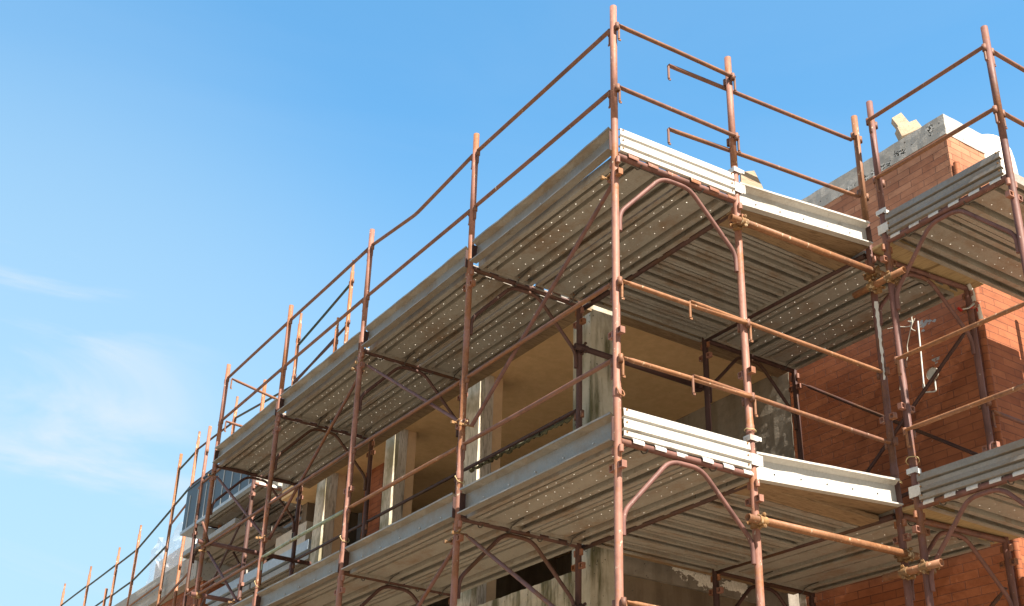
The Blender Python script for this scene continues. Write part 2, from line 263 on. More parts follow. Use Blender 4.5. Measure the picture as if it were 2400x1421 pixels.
# ------------------------------------------------------------------ mesh helpers
class MB:
    def __init__(s): s.v = []; s.f = []; s.sm = []; s.second = []; s.mat2 = None
    def add(s, vs, fs, smooth=False):
        o = len(s.v); s.v += [tuple(p) for p in vs]; s.f += [tuple(i + o for i in f) for f in fs]; s.sm += [smooth] * len(fs); return s
    def box(s, a, b, rot=None, org=None):
        (x0, y0, z0), (x1, y1, z1) = a, b
        vs = [Vector(p) for p in ((x0,y0,z0),(x1,y0,z0),(x1,y1,z0),(x0,y1,z0),(x0,y0,z1),(x1,y0,z1),(x1,y1,z1),(x0,y1,z1))]
        if rot is not None:
            org = Vector(org or (0, 0, 0)); vs = [org + rot @ (v - org) for v in vs]
        return s.add(vs, ((0,3,2,1),(4,5,6,7),(0,1,5,4),(1,2,6,5),(2,3,7,6),(3,0,4,7)))
    def path(s, pts, r, seg=12, caps=True, rs=None, flat=None):
        pts = [Vector(p) for p in pts]; n = len(pts); rings = []
        up = Vector((0, 0, 1)); t0 = (pts[1] - pts[0]).normalized()
        if abs(t0.dot(up)) > 0.95: up = Vector((1, 0, 0))
        nrm = (up - t0 * up.dot(t0)).normalized()
        for i, p in enumerate(pts):
            a = (pts[i] - pts[i-1]).normalized() if i else t0
            b = (pts[i+1] - pts[i]).normalized() if i < n - 1 else a
            t = (a + b).normalized(); nrm = (nrm - t * nrm.dot(t)).normalized(); bn = t.cross(nrm)
            k = 1 / max(0.5, t.dot(b)); rr = (rs[i] if rs else r)
            fx = flat[i] if flat else (1, 1)
            rings.append([p + (nrm * math.cos(2*math.pi*j/seg) * fx[0] + bn * math.sin(2*math.pi*j/seg) * fx[1]) * rr for j in range(seg)])
        vs = [q for ring in rings for q in ring]; fs = []
        for i in range(n - 1):
            for j in range(seg):
                fs.append((i*seg+j, i*seg+(j+1)%seg, (i+1)*seg+(j+1)%seg, (i+1)*seg+j))
        s.add(vs, fs, True)
        if caps:
            s.add(rings[0], [tuple(range(seg))[::-1]]); s.add(rings[-1], [tuple(range(seg))])
        return s
    def pipe(s, a, b, r, w=0.0035, seg=16):          # hollow tube with open ends
        a, b = Vector(a), Vector(b)
        s.path([a, b], r, seg, False)
        inner = MB(); inner.path([a, b], r - w, seg, False)
        s.add(inner.v, [f[::-1] for f in inner.f], True)
        n = len(s.v); k = 2 * seg
        o0 = n - 2*k; i0 = n - k
        for j in range(seg):
            q = (j+1) % seg
            s.f.append((o0+j, i0+j, i0+q, o0+q)); s.sm.append(False)
            s.f.append((o0+seg+j, o0+seg+q, i0+seg+q, i0+seg+j)); s.sm.append(False)
        return s
    def build(s, name, mat, parent=None, loc=None):
        me = bpy.data.meshes.new(name); me.from_pydata(s.v, [], s.f); me.update()
        me.polygons.foreach_set('use_smooth', s.sm)
        me.materials.append(M[mat] if isinstance(mat, str) else mat)
        if s.mat2:
            me.materials.append(M[s.mat2])
            for i_ in s.second: me.polygons[i_].material_index = 1
        o = bpy.data.objects.new(name, me); C.objects.link(o)
        if parent: o.parent = parent
        if loc: o.location = loc
        return o
def fillet(pts, rad, n=5):
    pts = [Vector(p) for p in pts]; out = [pts[0]]
    for i in range(1, len(pts) - 1):
        a = (pts[i-1] - pts[i]); b = (pts[i+1] - pts[i]); d = min(rad, a.length * 0.45, b.length * 0.45)
        p0 = pts[i] + a.normalized() * d; p2 = pts[i] + b.normalized() * d
        for k in range(n + 1):
            u = k / n; out.append(p0 * (1-u)**2 + pts[i] * 2*u*(1-u) + p2 * u*u)
    out.append(pts[-1]); return out
def tag(o, label, cat, group=None, kind=None):
    if label: o['label'] = label
    if cat: o['category'] = cat
    if group: o['group'] = group
    if kind: o['kind'] = kind
    return o
def empty(name, loc=(0,0,0), rz=0.0, label=None, cat=None, group=None):
    o = bpy.data.objects.new(name, None); o.empty_display_size = 0.1; C.objects.link(o)
    o.location = loc; o.rotation_euler = (0, 0, rz); return tag(o, label, cat, group)
def copytree(o, parent=None):
    c = o.copy(); C.objects.link(c); c.parent = parent
    for ch in [x for x in o.children]: copytree(ch, c)
    return c

# ------------------------------------------------------------------ ground
GZ = -6.35
g = MB(); g.add([(-400,-400,GZ),(400,-400,GZ),(400,400,GZ),(-400,400,GZ)], [(0,1,2,3)]); go = g.build('ground', 'ground'); go['kind'] = 'structure'

# ------------------------------------------------------------------ scaffold pieces
PR, TR, AR, RR = 0.0243, 0.0215, 0.0148, 0.0156
LIFT = 2.0
_mesh = {}
def shared(key, fn, name, mat, parent, loc=(0,0,0), rz=0.0):
    if key not in _mesh:
        o = fn().build(name, mat); _mesh[key] = o.data
    else:
        o = bpy.data.objects.new(name, _mesh[key]); C.objects.link(o)
    o.parent = parent; o.location = loc; o.rotation_euler = (0, 0, rz); return o
def mb_socket():      # small cup that takes the pin of a guard rail
    b = MB(); b.pipe((0, 0.041, -0.027), (0, 0.041, 0.027), 0.0155, 0.004, 12); b.box((-0.007, 0.022, -0.02), (0.007, 0.028, 0.02)); return b
def mb_lug():         # square loop with a hole
    b = MB(); y0, y1, h, w, t = 0.022, 0.066, 0.021, 0.017, 0.006
    b.box((-w, y0, h - t), (w, y1, h)); b.box((-w, y0, -h), (w, y1, -h + t)); b.box((-w, y1 - t, -h + t), (w, y1, h - t)); b.box((-w + 0.001, y0, -h + t), (w - 0.001, y0 + 0.012, h - t)); return b
def mb_stub():
    b = MB(); b.path([(0, 0.036, -0.024), (0, 0.036, 0.020)], 0.0145, 10); return b
def dress(post, x, z0, sockets, lugs, stubs, rz=0.0):
    for zz in sockets:
        for a in (0, math.pi): shared('socket', mb_socket, 'rail_socket', 'rail', post, (x, 0, zz), a + rz)
    for zz in lugs:
        for a in (0, math.pi): shared('lug', mb_lug, 'lug', 'post', post, (x, 0, zz), a + rz)
    for zz in stubs:
        for a in (0, math.pi): shared('stub', mb_stub, 'peg', 'post', post, (x, 0, zz), a + rz)
def frame(po, pi, z, label, pm='post', arch=True, post_top=0.28, post_bot=-1.72, group='portal frames of the scaffold', inner_top=None, detail=True, fm='frame', ipm=None):
    po, pi = Vector((*po, z)), Vector((*pi, z)); d = pi - po; w = d.length; a = math.atan2(d.y, d.x)
    t = empty('scaffold_portal', po, a, label, 'scaffold frame', group)
    def post(x, top):
        b = MB(); b.path([(x, 0, post_bot), (x, 0, post_bot + 0.055), (x, 0, post_bot + 0.062), (x, 0, top)], PR, 16, True, [PR+0.0032, PR+0.0032, PR, PR])
        return b.build('post', pm if (x == 0 or not ipm) else ipm, t)
    p1 = post(0, post_top); p2 = post(w, inner_top if inner_top is not None else post_top)
    if detail:
        for p, x in ((p1, 0), (p2, w)):
            dress(p, x, 0, (-LIFT + 1.04, -LIFT + 0.515), (-0.16, -LIFT + 0.70), (-0.055,))
    b = MB(); b.path([(0.018, 0, 0), (w - 0.018, 0, 0)], TR, 14, False); b.build('transom', fm, t)
    if arch:
        o = 0.034
        pts = [(o, 0, -0.565), (o, 0, -0.43), (w*0.37, 0, -0.042), (w*0.60, 0, -0.042), (w - o, 0, -0.43), (w - o, 0, -0.565)]
        b = MB(); b.path(fillet(pts, 0.075, 5), AR, 12); b.build('arch_brace', fm, t)
    return t
def guard_post(p, z, label, top=1.24, bot=0.28, mat='post', a=0.0, spigot=False, sockets=(1.04, 0.515), r=PR, name='guard_post', group='single posts carrying the guard rails'):
    t = empty(name, (p[0], p[1], z), a, label, 'guard post', group)
    b = MB()
    if spigot: b.path([(0,0,bot),(0,0,top-0.16),(0,0,top-0.155),(0,0,top)], r, 14, True, [r, r, r*0.72, r*0.72])
    else: b.pipe((0,0,bot), (0,0,top), r)
    q = b.build('post', mat, t)
    for zz in sockets:
        for an in (0, math.pi): shared('socket', mb_socket, 'rail_socket', 'rail', t, (0, 0, zz), an)
    return t
def rail(p0, p1, label, mat='rail', r=RR, pins=(True, True), mid=None, group='guard rails of the scaffold', name='guard_rail', drop=0.115):
    p0, p1 = Vector(p0), Vector(p1); d = p1 - p0
    t = empty(name, p0, math.atan2(d.y, d.x), label, 'guard rail', group)
    inv = Matrix.Rotation(-math.atan2(d.y, d.x), 3, 'Z')
    q = [Vector((0,0,0)), inv @ d] if mid is None else [Vector((0,0,0))] + [inv @ (Vector(m_) - p0) for m_ in mid] + [inv @ d]
    if mid is None:          # a hand-bent tube is never quite straight
        s = random.uniform(-0.004, 0.004); q = [q[0], q[1] * 0.5 + Vector((0, 0, s)), q[1]]
    e = 0.035; dd = (q[-1] - q[-2]).normalized(); d0 = (q[1] - q[0]).normalized()
    body = [q[0], q[0] + d0 * e, q[0] + d0 * (e + 0.03)] + q[1:-1] + [q[-1] - dd * (e + 0.03), q[-1] - dd * e, q[-1]]
    fl = [(1, 1)] * len(body); fl[0] = fl[1] = fl[-1] = fl[-2] = (0.62, 1.15)
    if mid: body = [q[0], q[0] + d0 * e, q[0] + d0 * (e + 0.03)] + fillet([q[0] + d0 * (e + 0.04)] + q[1:-1] + [q[-1] - dd * (e + 0.04)], 0.08, 4) + [q[-1] - dd * (e + 0.03), q[-1] - dd * e, q[-1]]; fl = [(1, 1)] * len(body); fl[0] = fl[1] = fl[-1] = fl[-2] = (0.62, 1.15)
    b = MB(); b.path(body, r, 12, True, None, fl); b.build('rail_tube', mat, t)
    for on, e0, dr in ((pins[0], q[0], d0), (pins[1], q[-1], -dd)):
        if on:
            b = MB(); b.path(fillet([e0 + dr * 0.03 + Vector((0,0,0.002)), e0 + Vector((0,0,0.0)), e0 + Vector((0,0,-drop))], 0.012, 3), 0.0088, 8)
            b.box(tuple(e0 + Vector((-0.004, -0.004, -drop - 0.012))), tuple(e0 + Vector((0.016, 0.004, -drop + 0.002)))); b.build('end_pin', mat, t)
    return t
def brace(p0, p1, label, mat='frame', r=0.0145, group='diagonal braces of the scaffold', ends=True):
    p0, p1 = Vector(p0), Vector(p1); t = empty('diagonal_brace', p0, 0, label, 'brace', group); d = p1 - p0; u = d.normalized()
    pts = [Vector((0,0,0)), u*0.06, u*0.10, d - u*0.10, d - u*0.06, d]; b = MB()
    b.path(pts, r, 10, True, None, [(0.45, 1.2), (0.45, 1.2), (1,1), (1,1), (0.45, 1.2), (0.45, 1.2)]); b.build('brace_tube', mat, t)
    if ends:
        for e in (Vector((0,0,0)), d):
            b = MB(); b.path([e + Vector((-0.085, 0.012, 0)), e + Vector((0.02, 0.0, 0))], 0.0075, 8); b.path([e + Vector((-0.055, -0.028, 0.018)), e + Vector((-0.052, 0.03, 0.012))], 0.007, 8)
            b.box(tuple(e + Vector((-0.10, 0.004, -0.012))), tuple(e + Vector((-0.078, 0.022, 0.008)))); b.build('wedge_bolt', 'clamp', t)
    return t

# --- perforated steel plank: length along +Y, width along +X
def mb_plank(Ln, W=0.49):
    b = MB()
    def strip(x0, x1, z, rows=None):
        if not rows: b.add([(x0,0,z),(x1,0,z),(x1,Ln,z),(x0,Ln,z)], [(0,1,2,3)]); return
        n = len(rows); wd = (x1 - x0) / n; pitch = 0.0985; hr = 0.0040
        for i, off in enumerate(rows):
            a, c = x0 + i*wd, x0 + (i+1)*wd
            st = 0.03 + off * pitch; cnt = int((Ln - 0.06 - off*pitch) / pitch)
            b.add([(a,0,z),(c,0,z),(c,st,z),(a,st,z)], [(0,1,2,3)])
            en = st + cnt * pitch; b.add([(a,en,z),(c,en,z),(c,Ln,z),(a,Ln,z)], [(0,1,2,3)])
            for k in range(cnt):
                if random.random() < 0.14:      # a hole clogged with mortar
                    b.add([(a,st+k*pitch,z),(c,st+k*pitch,z),(c,st+(k+1)*pitch,z),(a,st+(k+1)*pitch,z)], [(0,1,2,3)]); continue
                hr = random.uniform(0.0043, 0.0057); y0 = st + k*pitch; y1 = y0 + pitch; cx, cy = (a+c)/2 + random.uniform(-.002,.002), (y0+y1)/2
                outer = [(c,cy),(c,y1),(cx,y1),(a,y1),(a,cy),(a,y0),(cx,y0),(c,y0)]
                inn = [(cx + hr*math.cos(j*math.pi/4), cy + hr*math.sin(j*math.pi/4)) for j in range(8)]
                vs = [(x,y,z) for x,y in outer] + [(x,y,z) for x,y in inn] + [(x,y,z+0.011) for x,y in inn]
                fs = []
                for j in range(8):
                    q = (j+1) % 8
                    fs += [(j, q, 8+q, 8+j), (8+j, 8+q, 16+q, 16+j)]
                n0 = len(b.f); b.add(vs, fs); b.second += list(range(n0 + 1, n0 + 16, 2)); b.mat2 = 'burr'
    T, B, S = 0.070, 0.0, 0.026
    wall = lambda x0, z0, x1, z1: b.add([(x0,0,z0),(x1,0,z1),(x1,Ln,z1),(x0,Ln,z0)], [(0,1,2,3)])
    k_ = 1.0 if W > 0.4 else 0.78
    l0, a0, a1, c0, c1, f0 = [q * k_ for q in (0.034, 0.070, 0.074, 0.118, 0.122, 0.160)]; f1 = f0 + 0.005; E_ = W - l0; R_ = 0.016
    wall(l0, 0.012, l0, B); wall(l0, B, 0.0, B); wall(0, B, 0, T)
    strip(0, a0, T); wall(a0, T, a1, R_); strip(a1, c0, R_, (0.3,)); wall(c0, R_, c1, T); strip(c1, f0, T); wall(f0, T, f1, S)
    strip(f1, W - f1, S, (0.0, 0.5) if W > 0.4 else (0.5,))
    wall(W - f1, S, W - f0, T); strip(W - f0, W - c1, T); wall(W - c1, T, W - c0, R_); strip(W - c0, W - a1, R_, (0.7,)); wall(W - a1, R_, W - a0, T)
    strip(W - a0, W, T); wall(W, T, W, B); wall(W, B, E_, B); wall(E_, B, E_, 0.012)
    return b
def mb_endplate(W):
    b = MB(); b.box((0.002, 0, 0.001), (W - 0.002, 0.0035, 0.068)); return b
def mb_hook():        # tab over the transom: starts at the plank end, wraps down the far side (towards -Y)
    b = MB(); w = 0.042; prof = []
    r0 = 0.0262
    for k in range(9):
        a = math.radians(70 + k * 16); prof.append((math.cos(a) * r0, math.sin(a) * r0))
    prof = [(0.045, 0.0225)] + prof
    n = len(prof); vs = [(-w, y, z) for y, z in prof] + [(w, y, z) for y, z in prof]
    vs += [(-w, y * 1.13, z * 1.13) for y, z in prof] + [(w, y * 1.13, z * 1.13) for y, z in prof]; fs = []
    for i in range(n - 1):
        fs += [(i, i+1, n+i+1, n+i), (2*n+i, 3*n+i, 3*n+i+1, 2*n+i+1), (i, 2*n+i, 2*n+i+1, i+1), (n+i, n+i+1, 3*n+i+1, 3*n+i)]
    fs += [(n-1, 3*n-1, 4*n-1, 2*n-1), (0, n, 3*n, 2*n)]
    b.add(vs, fs); return b
def mb_latch():
    b = MB(); b.path(fillet([(0, 0.19, 0.01), (0, 0.10, 0.004), (0.0, 0.035, -0.012), (0, 0.022, -0.04), (0, -0.018, -0.048), (0, -0.034, -0.030)], 0.015, 3), 0.0042, 6); return b
def make_plank(Ln, hm, W=0.49):
    t = empty('scaffold_plank'); key = 'plank%.2f %.2f' % (Ln, W)
    shared(key, lambda: mb_plank(Ln, W), 'deck_sheet', 'plank', t)
    for y in (0.0, Ln - 0.0035): shared('endp%.2f' % W, lambda: mb_endplate(W), 'end_plate', 'plank', t, (0, y, 0))
    for x in ((0.075, 0.24, 0.405) if hm else ()):
        shared('hook' + hm, mb_hook, 'hook', hm, t, (x, -0.035, -0.0 + HZ), 0)
        shared('hook' + hm, mb_hook, 'hook', hm, t, (x, Ln + 0.035, HZ), math.pi)
    if not hm: return t
    shared('latch', mb_latch, 'wire_latch', 'latch', t, (0.15, -0.02, HZ + 0.012)); shared('latch', mb_latch, 'wire_latch', 'latch', t, (0.36, Ln + 0.02, HZ + 0.012), math.pi)
    return t
HZ = 0.012    # transom axis height above the plank underside
PROTO = {}
def plank(Ln, loc, rz, label, group, hm='plank', W=0.49):
    k = (round(Ln, 2), hm, W)
    if k not in PROTO: PROTO[k] = o = make_plank(k[0], hm, W)
    else: o = copytree(PROTO[k])
    o.location = loc; o.rotation_euler = (random.uniform(-.0015, .0015), random.uniform(-.004, .004), rz)
    return tag(o, label, 'scaffold plank', group)

# --- toe boards
def channel_board(Ln, h=0.20, mat='toe', seed=0, bow=0.0, f2=0.062):
    b = MB(); n = 14; f = 0.052; rnd = random.Random(seed); th = 0.0022
    prof = [(-f, h - 0.014), (-f, h), (0, h - 0.032), (0.001, h * 0.5), (0, 0), (-f2, 0), (-f2, 0.010)]
    rows = []
    for i in range(n + 1):
        y = Ln * i / n; w = bow * math.sin(math.pi * i / n); jit = [rnd.uniform(-1, 1) * 0.0012 for _ in prof]
        wave = 0.006 * math.sin(i * 1.9 + seed) * (1 if bow else 0.25)
        rows.append([(x + w + j + (wave if k in (0, 1) else 0), y, z + (wave * 0.8 if k < 2 else 0)) for k, ((x, z), j) in enumerate(zip(prof, jit))])
    m_ = len(prof); vs = [p for r_ in rows for p in r_]; fs = []
    for i in range(n):
        for j in range(m_ - 1): fs.append((i*m_+j, i*m_+j+1, (i+1)*m_+j+1, (i+1)*m_+j))
    b.add(vs, fs, False)
    back = [(x + (th if 2 <= k <= 4 else 0), y, z - (th if k in (1, 2) else 0) + (th if k in (4, 5) else 0)) for r_ in rows for k, (x, y, z) in enumerate(r_)]
    b.add(back, [f_[::-1] for f_ in fs], False)
    return b
def toe_board(loc, rz, Ln, label, mat='toe', seed=0, bow=0.0, holes=True, group='galvanised channel toe boards', h=0.185, f2=0.062, tilt=0.0):
    t = empty('toe_board', loc, rz, label, 'toe board', group)
    channel_board(Ln, h, mat, seed, bow, f2).build('board', mat, t); t.rotation_euler[0] = tilt
    for y0, y1 in ((0.0, 0.004), (Ln - 0.004, Ln))[:1 if mat == 'white' else 2]:
        b = MB(); b.box((-0.046, y0, 0.004), (-0.001, y1, h - 0.03)); b.build('end_bracket', 'dark', t)  # dark steel: the post's shadow put into the bracket colour
    if holes:
        for k in range(5):
            y = Ln * (0.14 + 0.18 * k); b = MB(); b.path([(-0.0035, y, 0.07), (0.004, y, 0.07)], 0.0048, 8); b.build('bolt_hole', 'black' if mat != 'toe' else 'hook', t)
    return t
def ribbed_board(loc, rz, Ln, label, mat, group='ribbed end boards'):
    t = empty('end_board', loc, rz, label, 'toe board', group)     # along +Y, faces -X, grooves
    prof = [(0.020, 0.208), (0, 0.205), (-0.004, 0.150), (0.018, 0.142), (0.018, 0.133), (-0.002, 0.128), (0, 0.096), (-0.003, 0.092), (-0.006, 0.064), (0.018, 0.056), (0.018, 0.046), (-0.002, 0.041), (-0.001, 0.006), (0.018, 0)]
    prof = [(x, z * 0.87) for x, z in prof]
    vs = [(x, y, z) for y in (0, Ln) for x, z in prof] + [(x + 0.003, y, z) for y in (0, Ln) for x, z in prof]; n = len(prof); fs = []
    for j in range(n - 1): fs += [(j, j+1, n+j+1, n+j), (2*n+j, 3*n+j, 3*n+j+1, 2*n+j+1), (j, 2*n+j, 2*n+j+1, j+1), (n+j, n+j+1, 3*n+j+1, 3*n+j)]
    b = MB(); b.add(vs, fs); b.build('board', mat, t)
    for y in (0.022, Ln - 0.022):
        for z in (0.03, 0.09, 0.17): b = MB(); b.path([(-0.0065, y, z), (0.004, y, z)], 0.006, 8); b.build('rivet', 'clamp', t)
    return t
def clip(loc, label, mat='hook', rz=0.0, h=0.05):
    t = empty('toe_board_clip', loc, rz, label, 'clip', 'zinc clips holding the toe boards to the posts')
    b = MB()
    for z0, z1 in ((0, h),):
        b.box((-0.034, -0.033, z0), (0.034, -0.029, z1)); b.box((-0.034, -0.029, z0), (-0.030, 0.03, z1)); b.box((0.030, -0.029, z0), (0.034, 0.03, z1))
    b.build('band', mat, t)
    b = MB(); b.box((0.034, -0.036, z0 + 0.004), (0.058, -0.031, z1 - 0.004)); b.build('flange', mat, t); return t
def ring_tie(loc, rad, label, tilt=(0.3, 0.1), mat='rope', w=0.0035):
    t = empty('wire_tie', loc, 0, label, 'wire tie', 'wire ties looped round the posts'); b = MB(); rot = Matrix.Rotation(tilt[0], 3, 'X') @ Matrix.Rotation(tilt[1], 3, 'Y')
    pts = [rot @ Vector((rad * math.cos(a * 0.3), rad * math.sin(a * 0.3), 0.003 * math.sin(a * 1.3))) for a in range(0, 23)]
    b.path(pts, w, 6); b.build('loop', mat, t); return t
def tube(a, b_, label, mat='orange', r=0.0243, name='scaffold_tube', cat='tube', group='loose tubes clamped across the scaffold'):
    a, b_ = Vector(a), Vector(b_); o = MB().pipe((0,0,0), b_ - a, r, 0.004, 18).build(name, mat, None, a); return tag(o, label, cat, group)
def coupler(loc, da, db, label, mat='clamp', sep=0.05):
    # da: direction of the tube at loc; db: direction of the crossing tube, offset by n*sep
    t = empty('tube_coupler', loc, 0, label, 'coupler', 'steel couplers where tubes cross'); da, db = Vector(da).normalized(), Vector(db).normalized(); n = da.cross(db).normalized()
    b = MB(); b.path([-da * 0.03, da * 0.03], 0.031, 14); b.path([n * sep - db * 0.03, n * sep + db * 0.03], 0.031, 14)
    b.path([n * 0.01, n * (sep - 0.01)], 0.022, 10); b.build('body', mat, t)
    for c0, d, q in ((Vector((0,0,0)), da, db), (n * sep, db, da)):
        for s in (-1, 1):
            b = MB(); o = c0 + q * s * 0.036
            b.path([o - n * 0.03, o + n * 0.034], 0.0055, 8); b.path([o + n * 0.018 + d * 0.0, o + n * 0.031], 0.012, 6); b.path([o - n * 0.024, o - n * 0.016], 0.013, 10); b.build('bolt', mat, t)
    return t
def board(a, b_, label, mat='timber', rot=None, name='timber_board', cat='timber board', group=None, bev=0.003):
    a, b_ = Vector(a), Vector(b_); c = (a + b_) / 2; h = (b_ - a) / 2
    mb = MB(); mb.box(tuple(-h), tuple(h)); o = mb.build(name, mat, None, c)
    if rot: o.rotation_euler = rot
    bm = bmesh.new(); bm.from_mesh(o.data); bmesh.ops.bevel(bm, geom=bm.edges[:], offset=bev, segments=1, affect='EDGES'); bm.to_mesh(o.data); bm.free()
    return tag(o, label, cat, group)

# ================================================================== MAIN SCAFFOLD
O = [(0.0, 0.0), (0.004, 1.798), (-0.008, 3.598), (-0.004, 5.425), (0.006, 7.201)]
I = [(1.012, -0.05), (1.042, 1.798), (1.045, 3.60), (1.045, 5.42), (1.05, 7.20)]
R2p, R3p, R4p, BIp, U1p, U2p = (2.284, -0.09), (2.240, -0.280), (2.244, -1.303), (3.262, -0.172), (2.252, 1.664), (3.292, 1.664)
ordn = ['at the near corner', 'one bay left of the corner', 'two bays left of the corner', 'three bays left of the corner', 'at the far left end']
lv = {0: 'upper deck', -2: 'lower deck', -4: 'bottom lift'}
for z in (0, -2, -4):
    for k in range(5):
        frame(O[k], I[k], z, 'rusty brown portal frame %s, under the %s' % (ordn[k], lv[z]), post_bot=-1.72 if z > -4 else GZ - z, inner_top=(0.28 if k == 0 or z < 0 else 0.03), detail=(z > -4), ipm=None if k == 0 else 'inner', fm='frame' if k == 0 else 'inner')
    frame(R2p, BIp, z, 'dark brown portal frame against the brick wall, under the %s' % lv[z], post_bot=-1.72 if z > -4 else GZ - z, inner_top=(0.05 if z == 0 else 0.28), detail=(z > -4), pm='frame')
    frame(R3p, R4p, z, 'portal frame carrying the grey ribbed end board at right, under the %s' % lv[z], post_bot=-1.72 if z > -4 else GZ - z, detail=(z > -4), pm='frame')
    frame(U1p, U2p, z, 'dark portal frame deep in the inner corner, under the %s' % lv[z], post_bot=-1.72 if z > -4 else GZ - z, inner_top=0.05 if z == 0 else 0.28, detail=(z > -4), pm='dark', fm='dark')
    frame((4.05, -0.26), (4.05, -1.30), z, 'portal frame one bay right of the brick corner, under the %s' % lv[z], post_bot=-1.72 if z > -4 else GZ - z, detail=False)
nm = ['tall corner guard post standing against the sky at the near corner', 'guard post above the upper deck, first one left of the corner', 'guard post above the upper deck, second one left of the corner', 'guard post above the upper deck, third one left of the corner', 'last guard post at the far left end of the upper deck']
for k in range(5): guard_post(O[k], 0, nm[k])
guard_post(I[0], 0, 'guard post where the white end board meets the long front toe board', a=-0.05)
guard_post(R2p, 0, 'shorter guard post beside the brick tower, left one of the close pair', mat='orange', a=math.pi/2, sockets=(1.04,0.515))
guard_post(R3p, 0, 'guard post beside the brick tower, right one of the close pair', mat='frame', a=math.pi/2)
guard_post(R4p, 0, 'tall guard post near the right edge of the picture', mat='frame', a=math.pi/2)

# left guard rails
e = 0.042
bay = ['the corner bay', 'the second bay left', 'the third bay left', 'the fourth bay left']
for z in (0, -2):
    for gi, gz in (('top', 1.04), ('middle', 0.515)):
        for k in range(4):
            a, b = O[k], O[k+1]; mat = 'rail'; dz0 = dz1 = 0.0; mid = None; r = RR
            if z == 0 and gi == 'top' and k == 1:
                mid = [(0.0, 2.76, 0.957)]
            if z == -2 and gi == 'middle' and k == 1: mat = 'orange'
            if z == -2 and gi == 'middle' and k == 2: mat = 'palegreen'
            extra = {(0,'top',1): 'bent ', (-2,'middle',1): 'rust-eaten ', (-2,'middle',2): 'pale green flaking '}.get((z, gi, k), 'rusty ')
            lab = '%s%s guard rail above the %s in %s' % (extra, gi, lv[z], bay[k])
            rail((a[0], a[1] + e, z + gz + 0.02), (b[0], b[1] - e, z + gz + 0.02), lab, mat, mid=[(x_, y_, z_ + 0.02) for x_, y_, z_ in mid] if mid else None)
# end rails at the far left end
rail((0.05, 7.16, 1.06), (1.0, 7.18, 0.90), 'short top rail closing the far left end of the upper deck')
rail((0.05, 7.16, 0.53), (1.0, 7.18, 0.47), 'short middle rail closing the far left end of the upper deck')
# right face rails, corner to the second post
yy = -0.043
rail((0.012, yy, 1.05), (1.03, yy - 0.045, 1.045), 'top rail over the white end board of the upper deck')
rail((0.012, yy, 0.525), (1.03, yy - 0.045, 0.52), 'middle rail over the white end board of the upper deck')
rail((0.49, 0.005, 0.965), (2.246, -0.075, 1.015), 'long top rail past the post above the upper front toe board, its left end free', pins=(True, False))
rail((0.47, 0.005, 0.41), (2.246, -0.075, 0.50), 'long middle rail past the post above the upper front toe board, its left end free', pins=(True, False))
rail((0.012, yy, -0.955), (1.03, yy - 0.045, -0.96), 'top rail over the white end board of the lower deck', mat='orange')
rail((0.012, yy, -1.48), (1.03, yy - 0.045, -1.485), 'middle rail over the white end board of the lower deck', mat='orange')
rail((0.53, -0.075, -0.945), (2.246, -0.105, -0.965), 'long top rail lying over the shorter one before the lower deck', pins=(True, False), mat='orange')
rail((0.53, -0.075, -1.465), (2.246, -0.105, -1.495), 'long middle rail lying over the shorter one before the lower deck', pins=(True, False), mat='rail')
rail((0.012, yy, -2.955), (1.03, yy - 0.045, -2.96), 'orange rail at the bottom edge of the picture by the corner post', mat='orange')
# rails between the right pair and the right-hand post
for z, mt in ((0, 'rail'), (-2, 'orange')):
    for gi, gz in (('top', 1.05), ('middle', 0.525)):
        rail((R3p[0] - 0.043, R3p[1] - 0.012, z + gz), (R4p[0] - 0.043, R4p[1] - 0.0, z + gz), '%s rail over the grey ribbed end board of the %s' % (gi, lv[z]), mt)
        rail((R4p[0] + 0.043, R4p[1], z + gz), (4.01, -1.30, z + gz), '%s rail running off the right edge of the picture above the %s' % (gi, lv[z]), mt)
rail((BIp[0] + 0.04, -0.20, -1.02), (4.0, -0.22, -1.03), 'brown rail beside the brick corner between the two right decks', 'frame')
# inner rails of the left run, lower deck
for k in range(1, 4):
    rail((1.05, I[k][1] + e, -0.90), (1.05, I[k+1][1] - e, -0.90), 'dark inner guard rail behind the lower toe board in %s' % bay[k], 'dark')
# diagonal braces
bx = 0.036
for nme, p, q in (('upper lift next to the corner, rising to the corner post', (0.0, 0.05, -0.16), (0.0, 1.72, -1.33)),
                  ('upper lift in the second bay, falling towards the corner', (0.0, 3.58, -0.13), (0.0, 1.83, -1.28)),
                  ('upper lift in the third bay, rising towards the corner', (0.0, 3.64, -0.17), (0.0, 5.39, -1.28)),
                  ('upper lift in the fourth bay, falling towards the corner', (0.0, 7.17, -0.13), (0.0, 5.47, -1.26)),
                  ('lower lift next to the corner, falling towards the corner', (0.0, 1.74, -2.13), (0.0, 0.05, -3.26)),
                  ('lower lift in the second bay, speckled with white paint', (0.0, 1.84, -2.17), (0.0, 3.55, -3.33)),
                  ('lower lift in the third bay', (0.0, 5.40, -2.15), (0.0, 3.64, -3.3)),
                  ('lower lift in the fourth bay', (0.0, 5.47, -2.15), (0.0, 7.16, -3.3)),
                  ('lower lift at the far left end', (0.0, 7.12, -1.0), (0.0, 6.0, -1.78))):
    brace((p[0] + bx, p[1], p[2]), (q[0] + bx, q[1], q[2]), 'diagonal brace of the %s' % nme)
brace((3.27, -0.12, -0.32), (3.32, 1.63, -1.62), 'dark diagonal brace before the brick wall, falling to the left', 'dark', ends=False)
brace((3.31, 1.60, -0.14), (3.30, -0.10, -1.36), 'dark diagonal brace before the brick wall, falling to the right', 'dark', ends=False)
brace((3.27, -0.12, -2.32), (3.32, 1.63, -3.62), 'dark diagonal brace low before the brick wall, falling to the left', 'dark', ends=False)
